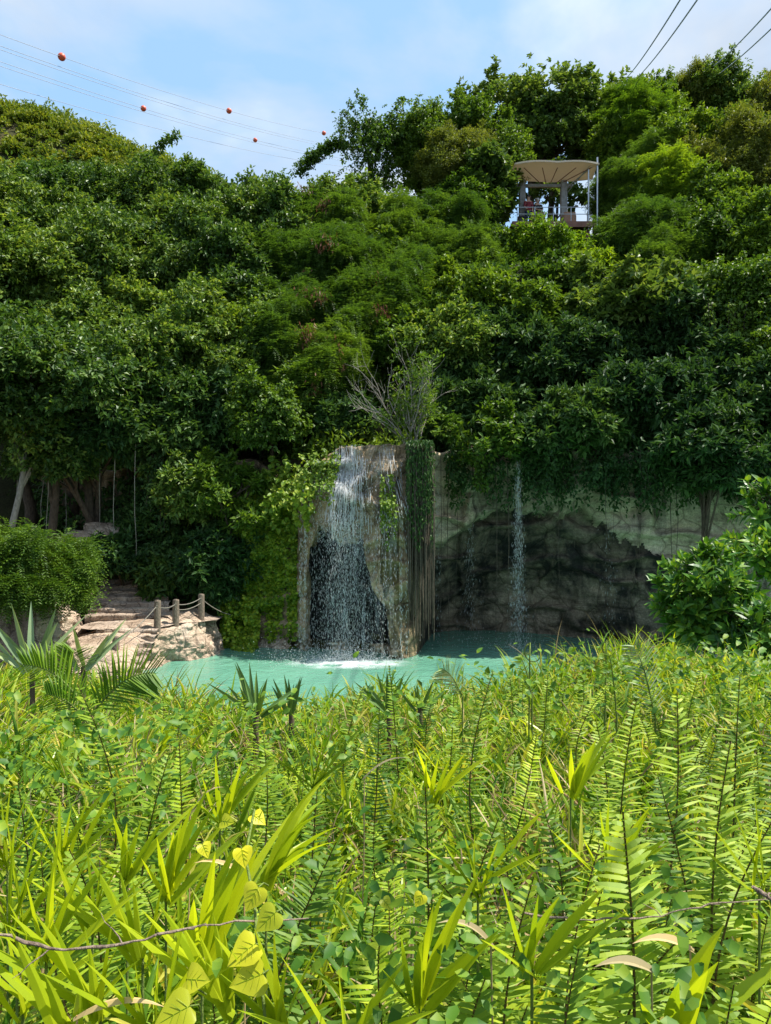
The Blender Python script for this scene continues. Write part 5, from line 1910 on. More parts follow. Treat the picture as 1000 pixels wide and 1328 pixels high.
# ------------------------------------------------------------------ big glossy shrub by the camera-side shore
def glossy_shrub(px, py, Y, w, h, n, lab, seed, base):
    rr = np.random.default_rng(seed)
    c = P(px, py, Y)
    b = np.array([base[0], base[1], float(H(base[0], base[1])) - 0.1])
    root = thing('glossy_shrub', b, lab, 'shrub', 'large glossy shrubs near the camera')
    sx, sz = w / F * Y, h / F * Y
    q = sphere_dirs(n, rr)
    q[:, 1] = np.where(q[:, 1] > 0.6, -q[:, 1], q[:, 1])
    tips = c + q * np.array([sx, 0.9 * sx, sz]) * rr.uniform(0.35, 1.08, (n, 1)) ** 0.6 * (1 + 0.2 * vnoise(q[:, 0] * 2, q[:, 1] * 2, q[:, 2] * 2, seed))[:, None]
    outs = unit(q + [0, -0.2, 0.45])
    k = 11
    ax0 = np.repeat(unit(outs + rr.normal(0, 0.25, (n, 3))), k, 0)
    th = np.tile(np.arange(k) * 2.4, n) + np.repeat(rr.uniform(0, 6, n), k)
    s1 = unit(np.cross(ax0, [0.3, 0.1, 1.0]))
    s2 = np.cross(ax0, s1)
    rad = s1 * np.cos(th)[:, None] + s2 * np.sin(th)[:, None]
    tt = np.tile(np.linspace(0, 1, k), n)[:, None]
    ax = unit(rad * (1.0 - 0.45 * tt) + ax0 * (0.25 + 0.75 * tt) + rr.normal(0, 0.12, (n * k, 3)))
    pos = np.repeat(tips, k, 0) - ax0 * (1 - tt) * 0.16
    nm = ax0 + np.array([0, 0, 0.35]) + rr.normal(0, 0.15, (n * k, 3))
    L = rr.uniform(0.14, 0.24, n * k)
    mb = MB()
    V, Q, T = oval_leaves(pos, ax, nm, L, L * rr.uniform(0.36, 0.46, n * k), 0.16, 0.14)
    mb.add(V, Q)
    mb.add(V, T)
    mb.obj('crown', M['glossy'], root)
    mb = MB()
    hub = c - np.array([0, 0, sz * 0.5])
    mb.add(*tube(curve_pts(b, hub, 7, 0, 0.04, rr), np.linspace(0.06, 0.04, 7), 7), 0, True)
    for i in rr.permutation(n)[:70]:
        m = hub + (tips[i] - hub) * 0.5 + rr.normal(0, 0.08, 3)
        mb.add(*tube(np.array([hub, hub + (m - hub) * 0.6 - [0, 0, 0.02], m, tips[i]]), np.array([0.022, 0.016, 0.011, 0.006]), 5), 0, True)
    mb.obj('trunk', M['bark'], root)


glossy_shrub(915, 780, 10.0, 66, 66, 190, 'big shrub with long glossy oval leaves standing before the cave end', 121, (4.5, 10.5))
glossy_shrub(1010, 715, 10.8, 70, 38, 120, 'glossy shrub cut by the picture edge behind the big glossy shrub', 122, (6.2, 11.2))
glossy_shrub(1015, 655, 11.6, 62, 42, 95, 'upper glossy shrub with pale new leaves reaching in at the picture edge', 123, (6.9, 12.0))
glossy_shrub(1010, 820, 9.2, 75, 45, 110, 'low shaded glossy shrub just above the ferns at the picture edge', 124, (5.4, 9.6))

# ------------------------------------------------------------------ the overgrown slope by the camera
def frond(mbs, base, tip, halfw, npair, r, twist=0.0, curl=0.12):
    """one pinnate fern frond from base to tip; mbs = MB with material 0 leaflets, 1 stem"""
    base, tip = np.asarray(base, float), np.asarray(tip, float)
    L = np.linalg.norm(tip - base)
    d = unit(tip - base)
    n = 16
    t = np.linspace(0, 1, n)
    face = unit(np.array([math.sin(twist), -math.cos(twist), 0.25]))
    side = unit(np.cross(d, face))
    face = np.cross(side, d)
    bow = curl * L * (t ** 2.2)
    ph, am = r.uniform(0, 6), r.normal(0, 0.07) * L
    pts = base + (tip - base) * t[:, None] + face * (-0.25 * curl * L * np.sin(np.pi * t) + 0.0)[:, None] + side * (am * np.sin(np.pi * t))[:, None]
    pts += face * (bow * 0.6)[:, None] - np.array([0, 0, 1]) * (bow * 0.25)[:, None]
    mbs.add(*tube(pts, np.linspace(0.0042, 0.0012, n) * (0.6 + 0.6 * L), 5), 1, True)
    tt = 0.07 + 0.93 * (np.arange(npair) + r.uniform(-.15, .15, npair)) / npair
    tt = np.clip(tt, 0.04, 0.995)
    c = np.stack([np.interp(tt, t, pts[:, k]) for k in range(3)], 1)
    prof = np.where(tt < 0.3, 0.55 + 1.5 * (tt - 0.16).clip(0), 1.0) * np.where(tt > 0.55, 1 - ((tt - 0.55) / 0.45) ** 1.7 * 0.9, 1)
    pos, ax, nm, ln = [], [], [], []
    for s in (-1, 1):
        m = len(tt)
        a = side * s + d * (0.12 + 0.5 * tt[:, None] ** 3) + face * r.normal(-0.05, 0.16, (m, 1)) + r.normal(0, 0.05, (m, 3)) + d * 0.06 * s
        pos.append(c)
        ax.append(unit(a))
        nm.append(face * 0.45 + d * r.uniform(0.35, 1.3, (m, 1)) + r.normal(0, 0.15, (m, 3)))
        ln.append(halfw * prof * r.uniform(0.88, 1.08, m))
    pos, ax, nm, ln = map(np.concatenate, (pos, ax, nm, ln))
    keep = r.uniform(0, 1, len(pos)) > 0.03
    pos, ax, nm, ln = pos[keep], ax[keep], nm[keep], ln[keep]
    w = np.minimum(0.56 * L * 0.84 / npair, 0.2 * halfw + 0.003)
    # strap shaped leaflets in three pieces that droop and curl at the end
    aa, ss, nn = leaf_frames(ax, nm)
    k = len(pos)
    dr = r.uniform(0.0, 0.28, k)[:, None]
    rows = []
    for q, ww in ((0.0, 0.7), (0.25, 1.0), (0.6, 0.9), (0.88, 0.5), (1.0, 0.05)):
        cc = pos + aa * ln[:, None] * q - nn * ln[:, None] * dr * q * q
        rows += [cc + ss * w * 0.5 * ww + nn * w * 0.12 * ww, cc - ss * w * 0.5 * ww + nn * w * 0.12 * ww]
    V = np.stack(rows, 1)
    b = np.arange(k)[:, None] * 10
    Q = np.concatenate([b + [2 * j, 2 * j + 1, 2 * j + 3, 2 * j + 2] for j in range(4)])
    mbs.add(V.reshape(-1, 3), Q, 0)


def groundpt(x, y):
    return np.array([x, y, float(H(x, y))])


FERNS = 'sword ferns in the overgrown slope'
NF = 0


def fern(bpx, tpx, tpy, Y, hw, label, dark=False, more=1, cat='fern', npair=None, lean=0.0):
    """fern whose tallest frond reaches the given place at distance Y"""
    global NF
    NF += 1
    r = np.random.default_rng(300 + NF)
    tip = P(tpx, tpy, Y)
    b = groundpt((bpx - 500) / F * Y, Y + lean)
    root = thing('sword_fern', b, label, cat, FERNS)
    L = np.linalg.norm(tip - b)
    hwm = hw / F * Y
    for k in range(more):
        tp = tip if k == 0 else tip + np.array([r.normal(0, 0.16 * L), r.uniform(-0.1, 0.25) * L, -r.uniform(0.12, 0.4) * L])
        mb = MB()
        frond(mb, b + r.normal(0, 0.015, 3) * [1, 1, 0], tp, hwm * (1 if k == 0 else r.uniform(0.75, 1)), npair or int(np.clip(L / 0.021, 22, 52)), r, r.uniform(-0.5, 0.5) if k else r.uniform(-0.2, 0.2), r.uniform(0.08, 0.34))
        mb.obj('frond', [M['ferndark' if dark else 'fern'], M['frondstem']], root)


fern(115, 110, 1035, 2.0, 52, 'tall pale sword fern standing before the dry twig, leaflets wide apart', more=2)
fern(108, 113, 868, 2.9, 42, 'sword fern rising above the pinnate palm leaves near the stairs', more=2)
fern(275, 258, 915, 2.7, 22, 'narrow curled sword fern between the yucca and the pale fern', more=1)
fern(545, 547, 985, 1.9, 44, 'pale sword fern with wavy leaflets in the middle of the slope', more=2)
fern(628, 636, 858, 3.4, 24, 'slim dark sword fern reaching up before the pool', dark=False, more=2)
fern(815, 733, 930, 1.55, 62, 'largest sword fern, dark leaning stem crossing the whole slope', dark=False, more=2)
fern(838, 858, 872, 2.6, 44, 'upright sword fern with a brown stem, before the palm leaf tips', dark=False, more=2)
fern(800, 815, 885, 2.9, 30, 'sword fern close beside the brown stemmed fern', more=1)
fern(958, 922, 925, 2.0, 44, 'sword fern with one pale sunlit side and a dark stem', more=2)
fern(945, 940, 852, 2.8, 36, 'tall dense sword fern below the big glossy shrub', dark=False, more=2)
fern(905, 912, 1005, 2.2, 36, 'sword fern topped with a pale fluffy bud', more=2)
fern(518, 510, 842, 4.6, 11, 'single small sword fern standing alone against the foam', more=1)
fern(772, 762, 905, 3.3, 26, 'small sword fern behind the leaning stem of the largest fern', more=1)
fern(480, 492, 905, 3.6, 22, 'small sword fern beside the second yucca clump', dark=True, more=1)
fern(800, 790, 1230, 1.45, 40, 'low broad sword fern at the foot of the largest fern', dark=True, more=2)
fern(930, 935, 1240, 1.4, 48, 'low sword fern with broad leaflets in the bottom corner', dark=False, more=2)
fern(700, 690, 1010, 2.4, 30, 'young sword fern under the leaning stem', dark=True, more=2)
fern(1000, 985, 905, 2.6, 40, 'sword fern cut by the picture edge below the glossy shrub', dark=True, more=2)
fern(400, 420, 985, 2.4, 26, 'small dark sword fern near the yellow heart leaves', dark=True, more=1)
fern(60, 40, 985, 2.4, 34, 'small sword fern in the shade of the pinnate palm', dark=True, more=1)
fern(330, 345, 925, 3.3, 22, 'small sword fern right beneath the first yucca clump', more=1)
rF = np.random.default_rng(77)
for k in range(110):
    Y = rF.uniform(2.0, 7.2)
    px = rF.uniform(-20, 1020)
    g = groundpt((px - 500) / F * Y, Y)
    hgt = rF.uniform(0.38, 0.72)
    tpy = 664 - (g[2] + hgt - CZ) / Y * F
    if px < 620 and tpy < 885:
        tpy = 885 + rF.uniform(0, 25)
    fern(px, px + rF.normal(0, 38), max(tpy, 868), Y, rF.uniform(0.045, 0.085) / Y * F, 'ordinary sword fern half buried among the grass blades', dark=rF.uniform() < 0.4, more=1)


for k, (px, ty) in enumerate(((245, 898), (285, 902), (310, 892), (405, 888), (440, 896), (470, 880), (560, 874), (585, 882), (608, 872), (655, 862), (675, 868), (705, 858), (730, 866), (750, 852), (775, 862), (880, 850), (905, 858), (965, 842), (150, 885), (215, 895))):
    Y = rF.uniform(4.2, 6.6)
    fern(px + rF.normal(0, 10), px, ty, Y, rF.uniform(0.05, 0.09) / Y * F, 'slender sword fern tip rising over the slope edge against the pool', dark=k % 3 == 0, more=1)


for k, (px, ty, Y) in enumerate(((560, 1060, 1.9), (640, 1040, 2.0), (690, 1100, 1.7), (600, 1180, 1.5), (480, 1120, 1.75), (440, 1060, 2.0), (880, 1100, 1.7), (1000, 1000, 2.0), (760, 1080, 1.8), (390, 1180, 1.5), (60, 1080, 1.9), (170, 1030, 2.2), (230, 960, 2.5), (840, 980, 2.2), (730, 1180, 1.5), (960, 1200, 1.45))):
    fern(px + rF.normal(0, 50), px, ty, Y, rF.uniform(0.085, 0.115) / Y * F, 'full arching sword fern with long leaflets near the front of the slope', dark=k % 4 == 1, more=2)


# --- palm seedlings: fans of pleated blades
def seedling(px, py, Y, L, n, lab, mat='palmseed', W=0.026, spread=1.0, az=None, grp='palm seedlings in the slope', cat='seedling', name='palm_seedling', part='blade', bend=0.16, tilt=1.25):
    r = np.random.default_rng(int(px * 7 + py * 13 + Y * 100) % 99991)
    c = P(px, py, Y)
    root = thing(name, groundpt(c[0], Y), lab, cat, grp)
    az = r.uniform(0, 6.28) if az is None else az
    d0 = np.array([math.sin(az), math.cos(az), 0])
    s0 = np.array([d0[1], -d0[0], 0])
    for i in range(n):
        u = (i / (n - 1) - 0.5) * 2 if n > 1 else 0
        a = unit(s0 * u * spread * 0.75 + d0 * (0.45 + r.normal(0, 0.08)) + np.array([0, 0, tilt * (1 - 0.35 * u * u)]))
        mb = MB()
        p = np.array([[c[0], c[1], c[2] - 0.30 * L]]) + r.normal(0, 0.01, (1, 3))
        mb.add(*blades(p, a[None], L * r.uniform(0.7, 1.1), W * r.uniform(0.8, 1.15), bend * r.uniform(0.5, 1.3), 7, side=(np.cross(a, d0) * 0.3 + s0 * 0.2 + d0)[None], fold=0.22))
        mb.obj(part, M[mat], root)
    mb = MB()
    g = groundpt(c[0], Y)
    mb.add(*tube(curve_pts(g, [c[0], c[1], c[2] - 0.28 * L], 5), 0.0035, 5), 0, True)
    mb.obj('stem', M['greenstem'], root)


seedling(22, 1150, 1.75, 0.36, 9, 'yellow green palm seedling fan cut by the picture edge', spread=0.9, az=2.6)
seedling(165, 1105, 1.95, 0.26, 7, 'small palm seedling fan beside the tall pale fern', az=2.2)
seedling(185, 1190, 1.7, 0.32, 8, 'palm seedling with upright blades just above the dry twig', az=3.4, spread=0.6)
seedling(262, 1180, 1.65, 0.34, 10, 'large palm seedling with broad leaning blades beside the heart leaves', az=1.9, W=0.032)
seedling(345, 1095, 1.9, 0.34, 10, 'arching palm seedling whose blades sweep over the heart leaves', az=1.4, bend=0.9)
seedling(455, 1310, 1.35, 0.30, 6, 'palm seedling at the bottom edge with wide upright blades', az=3.0, W=0.03)
seedling(30, 1260, 1.5, 0.30, 8, 'palm seedling under the dry twig in the bottom corner', az=2.8)
seedling(100, 1300, 1.4, 0.30, 7, 'palm seedling at the bottom edge beside the dry curled blade', az=3.6)
seedling(285, 1030, 2.3, 0.28, 8, 'bright yellow palm seedling behind the heart leaves', az=2.4)
seedling(690, 1210, 1.5, 0.28, 6, 'pale green palm seedling in the creeping leaves', az=2.9)
seedling(620, 1120, 1.8, 0.26, 7, 'palm seedling by the dry hollow in the middle', az=3.3)
seedling(790, 1110, 1.9, 0.28, 9, 'grey green palm fan behind the largest fern stem', az=3.0)
seedling(985, 1110, 1.9, 0.30, 8, 'palm seedling fan at the picture edge below the ferns', az=3.6)
seedling(405, 985, 2.9, 0.40, 11, 'big dark green palm fan below the first yucca clump', az=3.0, mat='grass')
seedling(560, 1010, 2.6, 0.30, 8, 'palm seedling standing behind the wavy pale fern', az=2.7)
seedling(740, 1000, 2.7, 0.3, 8, 'palm seedling behind the largest fern', az=2.5)
seedling(880, 1290, 1.4, 0.30, 7, 'broad bladed palm seedling at the bottom edge by the tan blade', az=2.6, W=0.034)
for px, py, Y, az in ((60, 1195, 1.6, 2.4), (130, 1260, 1.45, 3.2), (205, 1285, 1.4, 2.8), (215, 1120, 1.85, 2.2), (10, 1075, 2.0, 2.9), (375, 1280, 1.4, 3.4), (120, 1160, 1.8, 3.0), (300, 1255, 1.5, 3.6), (85, 1090, 2.0, 2.5), (545, 1250, 1.45, 2.6)):
    seedling(px, py, Y, 0.30, 9, 'ordinary bright palm seedling fan in the dense bottom corner', az=az, W=0.026, spread=0.8)
for k in range(26):
    Y = rF.uniform(2.2, 6.5)
    px = rF.uniform(0, 1000)
    g = groundpt((px - 500) / F * Y, Y)
    py = 664 - (g[2] + rF.uniform(0.25, 0.45) - CZ) / Y * F
    seedling(px, max(py, 905), Y, rF.uniform(0.26, 0.42), rF.integers(6, 10), 'ordinary palm seedling fan deep among the grass', mat='palmseed' if rF.uniform() < 0.6 else 'grass', W=0.024)

# --- yuccas and agaves whose stiff blades stand up against the pool
YU = 'stiff bladed yuccas at the slope edge'


def rosette(px, py, Y, L, n, W, lab, mat, spread, grp, name):
    r = np.random.default_rng(int(px * 3 + py))
    c = P(px, py, Y)
    root = thing(name, groundpt(c[0], Y), lab, name, grp)
    for i in range(n):
        u = r.uniform(-1, 1) * spread
        a = unit(np.array([u, r.normal(0, 0.3), 1.0 - 0.35 * abs(u)]))
        mb = MB()
        p = (c + np.array([u * 0.05, r.normal(0, 0.03), 0]))[None]
        mb.add(*blades(p, a[None], L * r.uniform(0.75, 1.15), W * r.uniform(0.8, 1.1), 0.12, 7, side=np.array([[1.0, 0.3 * r.normal(), 0]]), fold=0.25, base=0.75))
        mb.obj('blade', M[mat], root)
    mb = MB()
    g = groundpt(c[0], Y)
    mb.add(*tube(curve_pts(g, c + [0, 0, 0.02], 5), np.linspace(0.022, 0.02, 5), 8), 0, True)
    mb.obj('trunk', M['bark'], root)


rosette(332, 926, 5.2, 0.36, 13, 0.036, 'dark yucca standing against the turquoise pool, fanned widest', 'yucca', 1.0, YU, 'yucca')
rosette(378, 924, 5.4, 0.30, 9, 0.034, 'dark yucca right beside the widest yucca', 'yucca', 0.6, YU, 'yucca')
rosette(505, 920, 5.6, 0.30, 10, 0.036, 'dark yucca under the lone fern at the pool edge', 'yucca', 0.9, YU, 'yucca')
rosette(545, 922, 5.9, 0.26, 7, 0.032, 'small yucca beside the lone fern', 'yucca', 0.8, YU, 'yucca')
rosette(42, 872, 5.6, 0.52, 11, 0.055, 'pale blue green agave with broad blades before the timber post', 'agave', 0.95, YU, 'agave')
rosette(108, 868, 5.8, 0.42, 9, 0.05, 'pale agave with upright blades before the rock bank', 'agave', 0.75, YU, 'agave')


# --- pinnate palm leaves
def palm_leaf(bpx, bpy, tpx, tpy, Y, w, lab, mat, name='young_palm', n=22):
    r = np.random.default_rng(int(bpx + tpx * 3))
    b, t = P(bpx, bpy, Y), P(tpx, tpy, Y)
    g = groundpt(b[0], Y)
    root = thing(name, g, lab, 'palm', 'young palms at the slope edge')
    k = 12
    s = np.linspace(0, 1, k)
    pts = b + (t - b) * s[:, None] + np.array([0, 0, 0.22 * np.linalg.norm(t - b)]) * (np.sin(np.pi * s) * 0.7)[:, None]
    mb = MB()
    mb.add(*tube(np.concatenate([[g], pts]), np.linspace(0.008, 0.002, k + 1), 6), 1, True)
    q = np.linspace(0.08, 0.99, n)
    c = np.stack([np.interp(q, s, pts[:, j]) for j in range(3)], 1)
    d = unit(np.gradient(c, axis=0))
    wm = w / F * Y
    for sg in (-1, 1):
        sd = unit(np.cross(d, [0.15, -0.9, 0.35])) * sg
        a = unit(sd + d * 0.75 + r.normal(0, 0.06, (n, 3)))
        L = wm * (1 - 0.55 * np.abs(q - 0.45) ** 1.5 * 2) * r.uniform(0.9, 1.1, n)
        mb.add(*blades(c, a, L, wm * 0.10, 0.35, 5, side=np.repeat([[0.2, 0.9, 0.2]], n, 0), fold=0.2, base=0.8), 0)
    mb.obj('frond', [M[mat], M['greenstem']], root)


palm_leaf(110, 915, 30, 862, 4.4, 46, 'young palm leaf arching toward the agave', 'ferndark')
palm_leaf(120, 925, 200, 872, 4.2, 52, 'young palm leaf arching toward the short timber post', 'ferndark')
palm_leaf(90, 915, 95, 845, 4.6, 40, 'upright feathery palm leaf between the two agaves', 'ferndark')
palm_leaf(130, 960, 60, 900, 3.8, 40, 'lower palm leaf drooping below the agaves', 'ferndark')
palm_leaf(800, 930, 790, 850, 5.0, 26, 'small bright palm leaf standing against the dark pool', 'fern')
palm_leaf(850, 935, 822, 838, 4.8, 34, 'bright palm leaf with silvery leaflets, tallest against the dark pool', 'agave')
palm_leaf(600, 905, 575, 868, 5.4, 28, 'pale palm leaf at the pool edge next to the small yucca', 'agave')
palm_leaf(690, 905, 675, 852, 5.3, 20, 'tiny palm leaf against the dark pool beside the tendrils', 'fern')


# --- yellow heart leaves on a thin climbing stem
def heart_vine():
    r = np.random.default_rng(131)
    Y = 1.55
    root = thing('heart_leaf_vine', groundpt(P(330, 0, Y)[0], Y), 'climbing vine with big yellow heart shaped leaves in the middle of the slope', 'vine')
    pts = [P(345, 1330, 1.33), P(335, 1240, 1.37), P(330, 1170, 1.46), P(318, 1110, 1.56), P(330, 1050, 1.67)]
    mb = MB()
    mb.add(*tube(np.array(pts), 0.003, 6), 0, True)
    mb.obj('stem', M['greenstem'], root)
    # outline of a heart-shaped blade: (along, across)
    o = np.array([(0.0, 0.0), (-0.10, 0.20), (-0.06, 0.38), (0.10, 0.50), (0.30, 0.50), (0.52, 0.38), (0.75, 0.20), (1.0, 0.0)])
    L_ = [(315, 1108, 34, 0.3, 1.7), (333, 1060, 30, 1.2, 1.85), (330, 1160, 44, -0.5, 1.6), (350, 1190, 46, -0.9, 1.55), (320, 1232, 58, -1.1, 1.5),
          (328, 1268, 60, -1.4, 1.48), (250, 1270, 50, 2.0, 1.45), (232, 1312, 66, -1.3, 1.4), (292, 1065, 26, 1.8, 1.9), (265, 1100, 26, 0.6, 1.85), (500, 1170, 22, 0.8, 1.8), (545, 1165, 24, -0.6, 1.8)]
    L_ = [(a_, b_, c_, d_, e_ - 0.16) for a_, b_, c_, d_, e_ in L_]
    for px, py, s, a, Yl in L_:
        c = P(px, py, Yl)
        L = 0.72 * s / F * Yl
        ax = unit(np.array([math.sin(a) * 0.9, -0.45, -math.cos(a) * 0.75]))
        nm = unit(np.array([0.15, -0.75, 0.8]) + r.normal(0, 0.12, 3))
        sd = unit(np.cross(ax, nm))
        nm = np.cross(sd, ax)
        V, mid = [], []
        for u, w in o:
            for sg in (1, -1):
                V.append(c + ax * L * (u - 0.3) + sd * L * w * 1.05 * sg + nm * L * (0.16 * w + 0.05 * math.sin(11 * u + 3 * sg + 7 * w) - 0.26 * u * u))
            mid.append(c + ax * L * (max(u, 0) - 0.3) + nm * L * (-0.26 * u * u))
        V = np.array(V + mid)
        n = len(o)
        Q = [[2 * n + k, 2 * k, 2 * k + 2, 2 * n + k + 1] for k in range(n - 1)] + [[2 * n + k, 2 * n + k + 1, 2 * k + 3, 2 * k + 1] for k in range(n - 1)]
        mb = MB()
        mb.add(V, Q, 0, True)
        mb.add(*tube(np.array([c - ax * L * 0.3, c - ax * L * 0.55 - nm * 0.02, c - ax * L * 0.6 - nm * 0.07]), 0.0016, 5), 1, True)
        rib = np.array(mid) + nm * 0.0008
        mb.add(*tube(rib, np.linspace(0.0011, 0.0004, n), 4), 2, True)
        for u0 in (0.06, 0.24, 0.44):
            for sg in (1, -1):
                q0 = c + ax * L * (u0 - 0.3) + nm * (L * (-0.26 * u0 * u0) + 0.0008)
                u1, w1 = u0 + 0.20, 0.34 - 0.30 * u0
                q1 = c + ax * L * (u1 - 0.3) + sd * L * w1 * sg + nm * (L * (0.16 * w1 - 0.26 * u1 * u1) + 0.0012)
                mb.add(*tube(np.array([q0, (q0 + q1) / 2, q1]), np.array([0.0007, 0.0006, 0.0003]), 4), 2, True)
        mb.obj('leaf', [M['yellow'], M['greenstem'], M['palmseed']], root)


heart_vine()


# --- single tan curled blades
def dry_blade(px, py, Y, az, L, W, lab):
    r = np.random.default_rng(px)
    c = P(px, py, Y)
    a = unit(np.array([math.sin(az), -0.2, 0.55 + 0.3 * math.cos(az)]))
    mb = MB()
    mb.add(*blades(c[None], a[None], L, W, 1.3, 8, side=np.array([[0.2, 1.0, 0.4]]), fold=0.3))
    g = groundpt(c[0], Y)
    mb.add(*tube(curve_pts(g, c + a * 0.01, 5, 0, 0.004, r), 0.0022, 5), 0, True)
    tag(mb.obj('dry_leaf', M['straw'], origin=g), lab, 'dry leaf', 'dry tan blades among the grass')


dry_blade(900, 1235, 1.5, -1.2, 0.15, 0.020, 'tan curled dry blade, below the thin pale twig')
dry_blade(850, 1262, 1.45, -1.3, 0.14, 0.022, 'yellowing dry blade under the tan curled one')
dry_blade(95, 1320, 1.35, 1.2, 0.20, 0.018, 'pale dry blade lying at the bottom edge beside the palm seedling')
dry_blade(320, 1140, 1.75, -0.8, 0.14, 0.014, 'dry straw blade beside the yellow heart leaves')
dry_blade(640, 1230, 1.55, -0.6, 0.16, 0.016, 'brown dry blade standing in the creeping leaves')
dry_blade(245, 1060, 2.1, 0.4, 0.18, 0.012, 'pale upright dry blade behind the big palm seedling')
dry_blade(470, 1010, 2.5, 0.7, 0.20, 0.013, 'straw blade leaning beside the dark palm fan')


# --- dry twigs lying across
def twig(pts, w, lab):
    r = np.random.default_rng(len(lab))
    p = np.array([P(*q) for q in pts])
    t = np.linspace(0, len(p) - 1, 26)
    q = np.stack([np.interp(t, np.arange(len(p)), p[:, k]) for k in range(3)], 1) + r.normal(0, 0.0016, (26, 3))
    o = thing('dry_twig', p[0], lab, 'twig')
    mb = MB()
    mb.add(*tube(q, w * np.linspace(1, 0.5, 26) * (1 + 0.25 * np.sin(t * 5)), 6), 0, True)
    mb.obj('stem', M['twig'], o)
    for k in (8, 13, 18):
        d = unit(r.normal(0, 1, 3) * [1, 0.4, 0.8] + [0, 0, 0.3])
        mb = MB()
        mb.add(*tube(curve_pts(q[k], q[k] + d * r.uniform(0.04, 0.07), 5, 0, 0.003, r), np.linspace(w * 0.5, w * 0.15, 5), 5), 0, True)
        mb.obj('side_shoot', M['twig'], o)


twig([(-60, 1195, 1.25), (0, 1210, 1.28), (70, 1232, 1.3), (150, 1225, 1.32), (215, 1210, 1.34), (300, 1195, 1.4), (400, 1190, 1.5)], 0.0032, 'bent grey dry twig lying across the grass before the tall pale fern')
twig([(680, 1185, 1.5), (760, 1195, 1.5), (850, 1190, 1.5), (930, 1170, 1.5), (1040, 1165, 1.55)], 0.0022, 'thin pale dry twig crossing the largest fern stem')
twig([(1040, 1180, 1.4), (1000, 1165, 1.4), (975, 1150, 1.42)], 0.006, 'short brown dry twig poking in at the picture edge')


def tendril(px, py, Y, s, lab):
    th = np.linspace(0, 1, 22)
    a = 0.2 + th * 4.2
    rad = s / F * Y * (1 - 0.6 * th)
    c = P(px, py, Y)
    up = c[None] + np.stack([rad * np.cos(a + 1.8), 0 * a, rad * np.sin(a + 1.8)], 1)
    g = groundpt(c[0] - 0.05, Y)
    pts = np.concatenate([curve_pts(g, up[0], 10, 0, 0), up[1:]])
    mb = MB()
    mb.add(*tube(pts, np.linspace(0.007, 0.003, len(pts)), 6), 0, True)
    tag(mb.obj('tendril', M['greenstem'], origin=g), lab, 'tendril', 'curling shoots at the slope edge')


tendril(694, 848, 5.2, 16, 'curled green shoot against the dark pool beside the tiny palm leaf')
tendril(792, 842, 5.3, 13, 'curled green shoot next to the tallest palm leaf')


# --- everything nobody could count
def area(n, r, y0=0.9, y1=8.4, near=0.75):
    """positions on the slope, a little denser close to the camera"""
    u = r.uniform(0, 1, n)
    y = y0 + (y1 - y0) * u ** near
    x = r.uniform(-1, 1, n) * (0.60 * y + 1.7)
    # denser where width is small: thin out by acceptance
    return np.stack([x, y, H(x, y)], 1)


def clumpy(p, seed, scale, lo):
    f = vnoise(p[:, 0] * scale, p[:, 1] * scale, 0, seed) * 0.5 + 0.5
    return f > lo


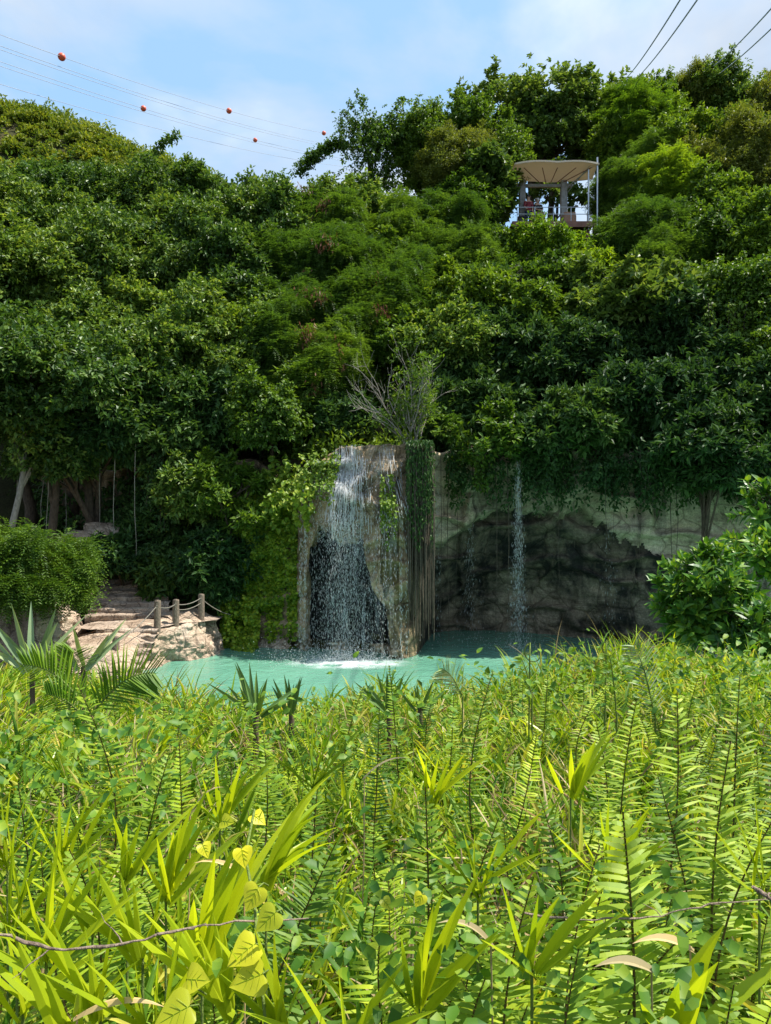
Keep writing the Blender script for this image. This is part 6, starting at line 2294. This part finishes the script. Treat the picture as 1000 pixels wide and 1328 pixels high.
def ground_cover():
    r = np.random.default_rng(141)
    # grass tufts
    for mat, n, lo, L0, W0, nb, sd, name, lab in (('grass', 8000, 0.26, 0.27, 0.019, 7, 1, 'grass', 'tangled yellow green grass covering the slope'),
                                                  ('palmseed', 1500, 0.45, 0.28, 0.022, 7, 2, 'grass', 'broad bladed bright grass tufts in the slope'),
                                                  ('straw', 2600, 0.34, 0.30, 0.010, 4, 3, 'dry_grass', 'dry straw coloured blades in the slope')):
        p = area(n, r)
        p = p[clumpy(p, sd, 1.1, lo)]
        m = len(p)
        q = np.repeat(p, nb, 0) + r.normal(0, 0.035, (m * nb, 3)) * [1, 1, 0]
        lay = r.uniform(0.4, 1.1, (m * nb, 1))
        a = unit(r.normal(0, 0.85, (m * nb, 3)) * [1, 1, 0.3] * lay + np.repeat(r.normal(0, 0.22, (m, 3)) * [1, 1, 0], nb, 0) + [0, 0, 1])
        hs = 0.85 + 0.75 * vnoise(q[:, 0] * 1.5, q[:, 1] * 1.5, 0, 9)
        L = L0 * r.uniform(0.6, 1.5, m * nb) * hs
        q[:, 2] += r.uniform(0.02, 0.30, m * nb)
        mb = MB()
        mb.add(*blades(q, a, L, W0 * r.uniform(0.6, 1.5, m * nb), r.uniform(0.3, 1.7, m * nb), 5))
        tag(mb.obj(name, M[mat]), lab, 'grass', kind='stuff')
    # creeping leaves, several layers up the stems
    for mat, n, lo, L0, hmax, sd, lab in (('cover', 54000, 0.36, 0.036, 0.36, 4, 'small creeping leaves filling the slope'), ('vine', 34000, 0.25, 0.045, 0.24, 5, 'shaded leaves low in the slope'),
                                          ('fern', 40000, 0.36, 0.042, 0.40, 6, 'fine yellow green leaflets in the slope')):
        p = area(n, r)
        p = p[clumpy(p, sd, 0.9, lo)]
        m = len(p)
        p[:, 2] += r.uniform(0.02, hmax, m) * (0.8 + 0.35 * vnoise(p[:, 0] * 0.8, p[:, 1] * 0.8, 0, 9))
        ax = r.normal(0, 1, (m, 3)) * [1, 1, 0.35] + [0, -0.1, -0.1]
        nm = np.array([0, -0.35, 1.0]) + r.normal(0, 0.4, (m, 3))
        L = L0 * r.uniform(0.6, 1.6, m) * (0.75 + 0.11 * p[:, 1])
        mb = MB()
        wr = 0.3 if mat == 'fern' else 0.62
        V, Q, T = oval_leaves(p, ax, nm, L, L * wr * r.uniform(0.8, 1.2, m), 0.15, 0.15)
        mb.add(V, Q, 0, True)
        mb.add(V, T, 0, True)
        tag(mb.obj('ground_cover', M[mat]), lab, 'ground cover', kind='stuff')
    # patches of larger leaves
    mb = MB()
    for cx, cy, Y, n, s in ((590, 1135, 1.75, 60, 0.15), (640, 1190, 1.6, 40, 0.13), (40, 960, 2.8, 150, 0.35), (170, 980, 2.7, 130, 0.3), (985, 860, 5.0, 260, 0.5), (970, 880, 4.6, 200, 0.4), (460, 1230, 1.5, 40, 0.12),
                            (880, 1180, 1.6, 40, 0.15), (700, 880, 5.2, 160, 0.5), (780, 870, 5.6, 150, 0.4), (230, 945, 3.6, 160, 0.45), (420, 930, 4.2, 160, 0.5), (840, 1290, 1.35, 26, 0.1), (560, 1290, 1.35, 30, 0.12)):
        c = P(cx, cy, Y)
        p = c + r.normal(0, s, (n, 3)) * [1, 0.8, 0.35]
        p[:, 2] = np.minimum(p[:, 2], c[2] + 0.08)
        L = 0.042 * r.uniform(0.7, 1.5, n) * (0.75 + 0.1 * Y)
        V, Q, T = oval_leaves(p, r.normal(0, 1, (n, 3)) * [1, 0.8, 0.4] + [0, -0.4, -0.2], np.array([0, -0.45, 1.0]) + r.normal(0, 0.35, (n, 3)), L, L * 0.55, 0.14, 0.2)
        mb.add(V, Q, 0, True)
        mb.add(V, T, 0, True)
    tag(mb.obj('ground_cover', M['cover']), 'patches of larger soft leaves among the grass', 'ground cover', kind='stuff')
    # thin brown stems standing in the hollows
    mb = MB()
    p = area(2200, r)
    p = p[clumpy(p, 7, 1.0, 0.45)]
    for q in p:
        d = unit(r.normal(0, 0.35, 3) + [0, 0, 1])
        mb.add(*tube(curve_pts(q, q + d * r.uniform(0.25, 0.6), 4, 0, 0.01, r), np.linspace(0.003, 0.0014, 4), 4), 0, True)
    tag(mb.obj('dry_stems', M['twig']), 'thin brown dry stems standing in the grass', 'stems', kind='stuff')
    # growth on the steep drop toward the pool, seen past the edge
    n = 9000
    y = r.uniform(7.6, 11.5, n)
    x = r.uniform(-0.75, 0.75, n) * y
    p = np.stack([x, y, H(x, y) + r.uniform(0, 0.5, n)], 1)
    mb = MB()
    L = r.uniform(0.06, 0.14, n)
    mb.add(*rhomb_leaves(p, r.normal(0, 1, (n, 3)) + [0, 0, -0.2], np.array([0, -0.3, 1.0]) + r.normal(0, 0.4, (n, 3)), L, L * 0.5))
    tag(mb.obj('ground_cover', M['vine']), 'leafy growth on the steep drop to the pool', 'ground cover', kind='stuff')


ground_cover()
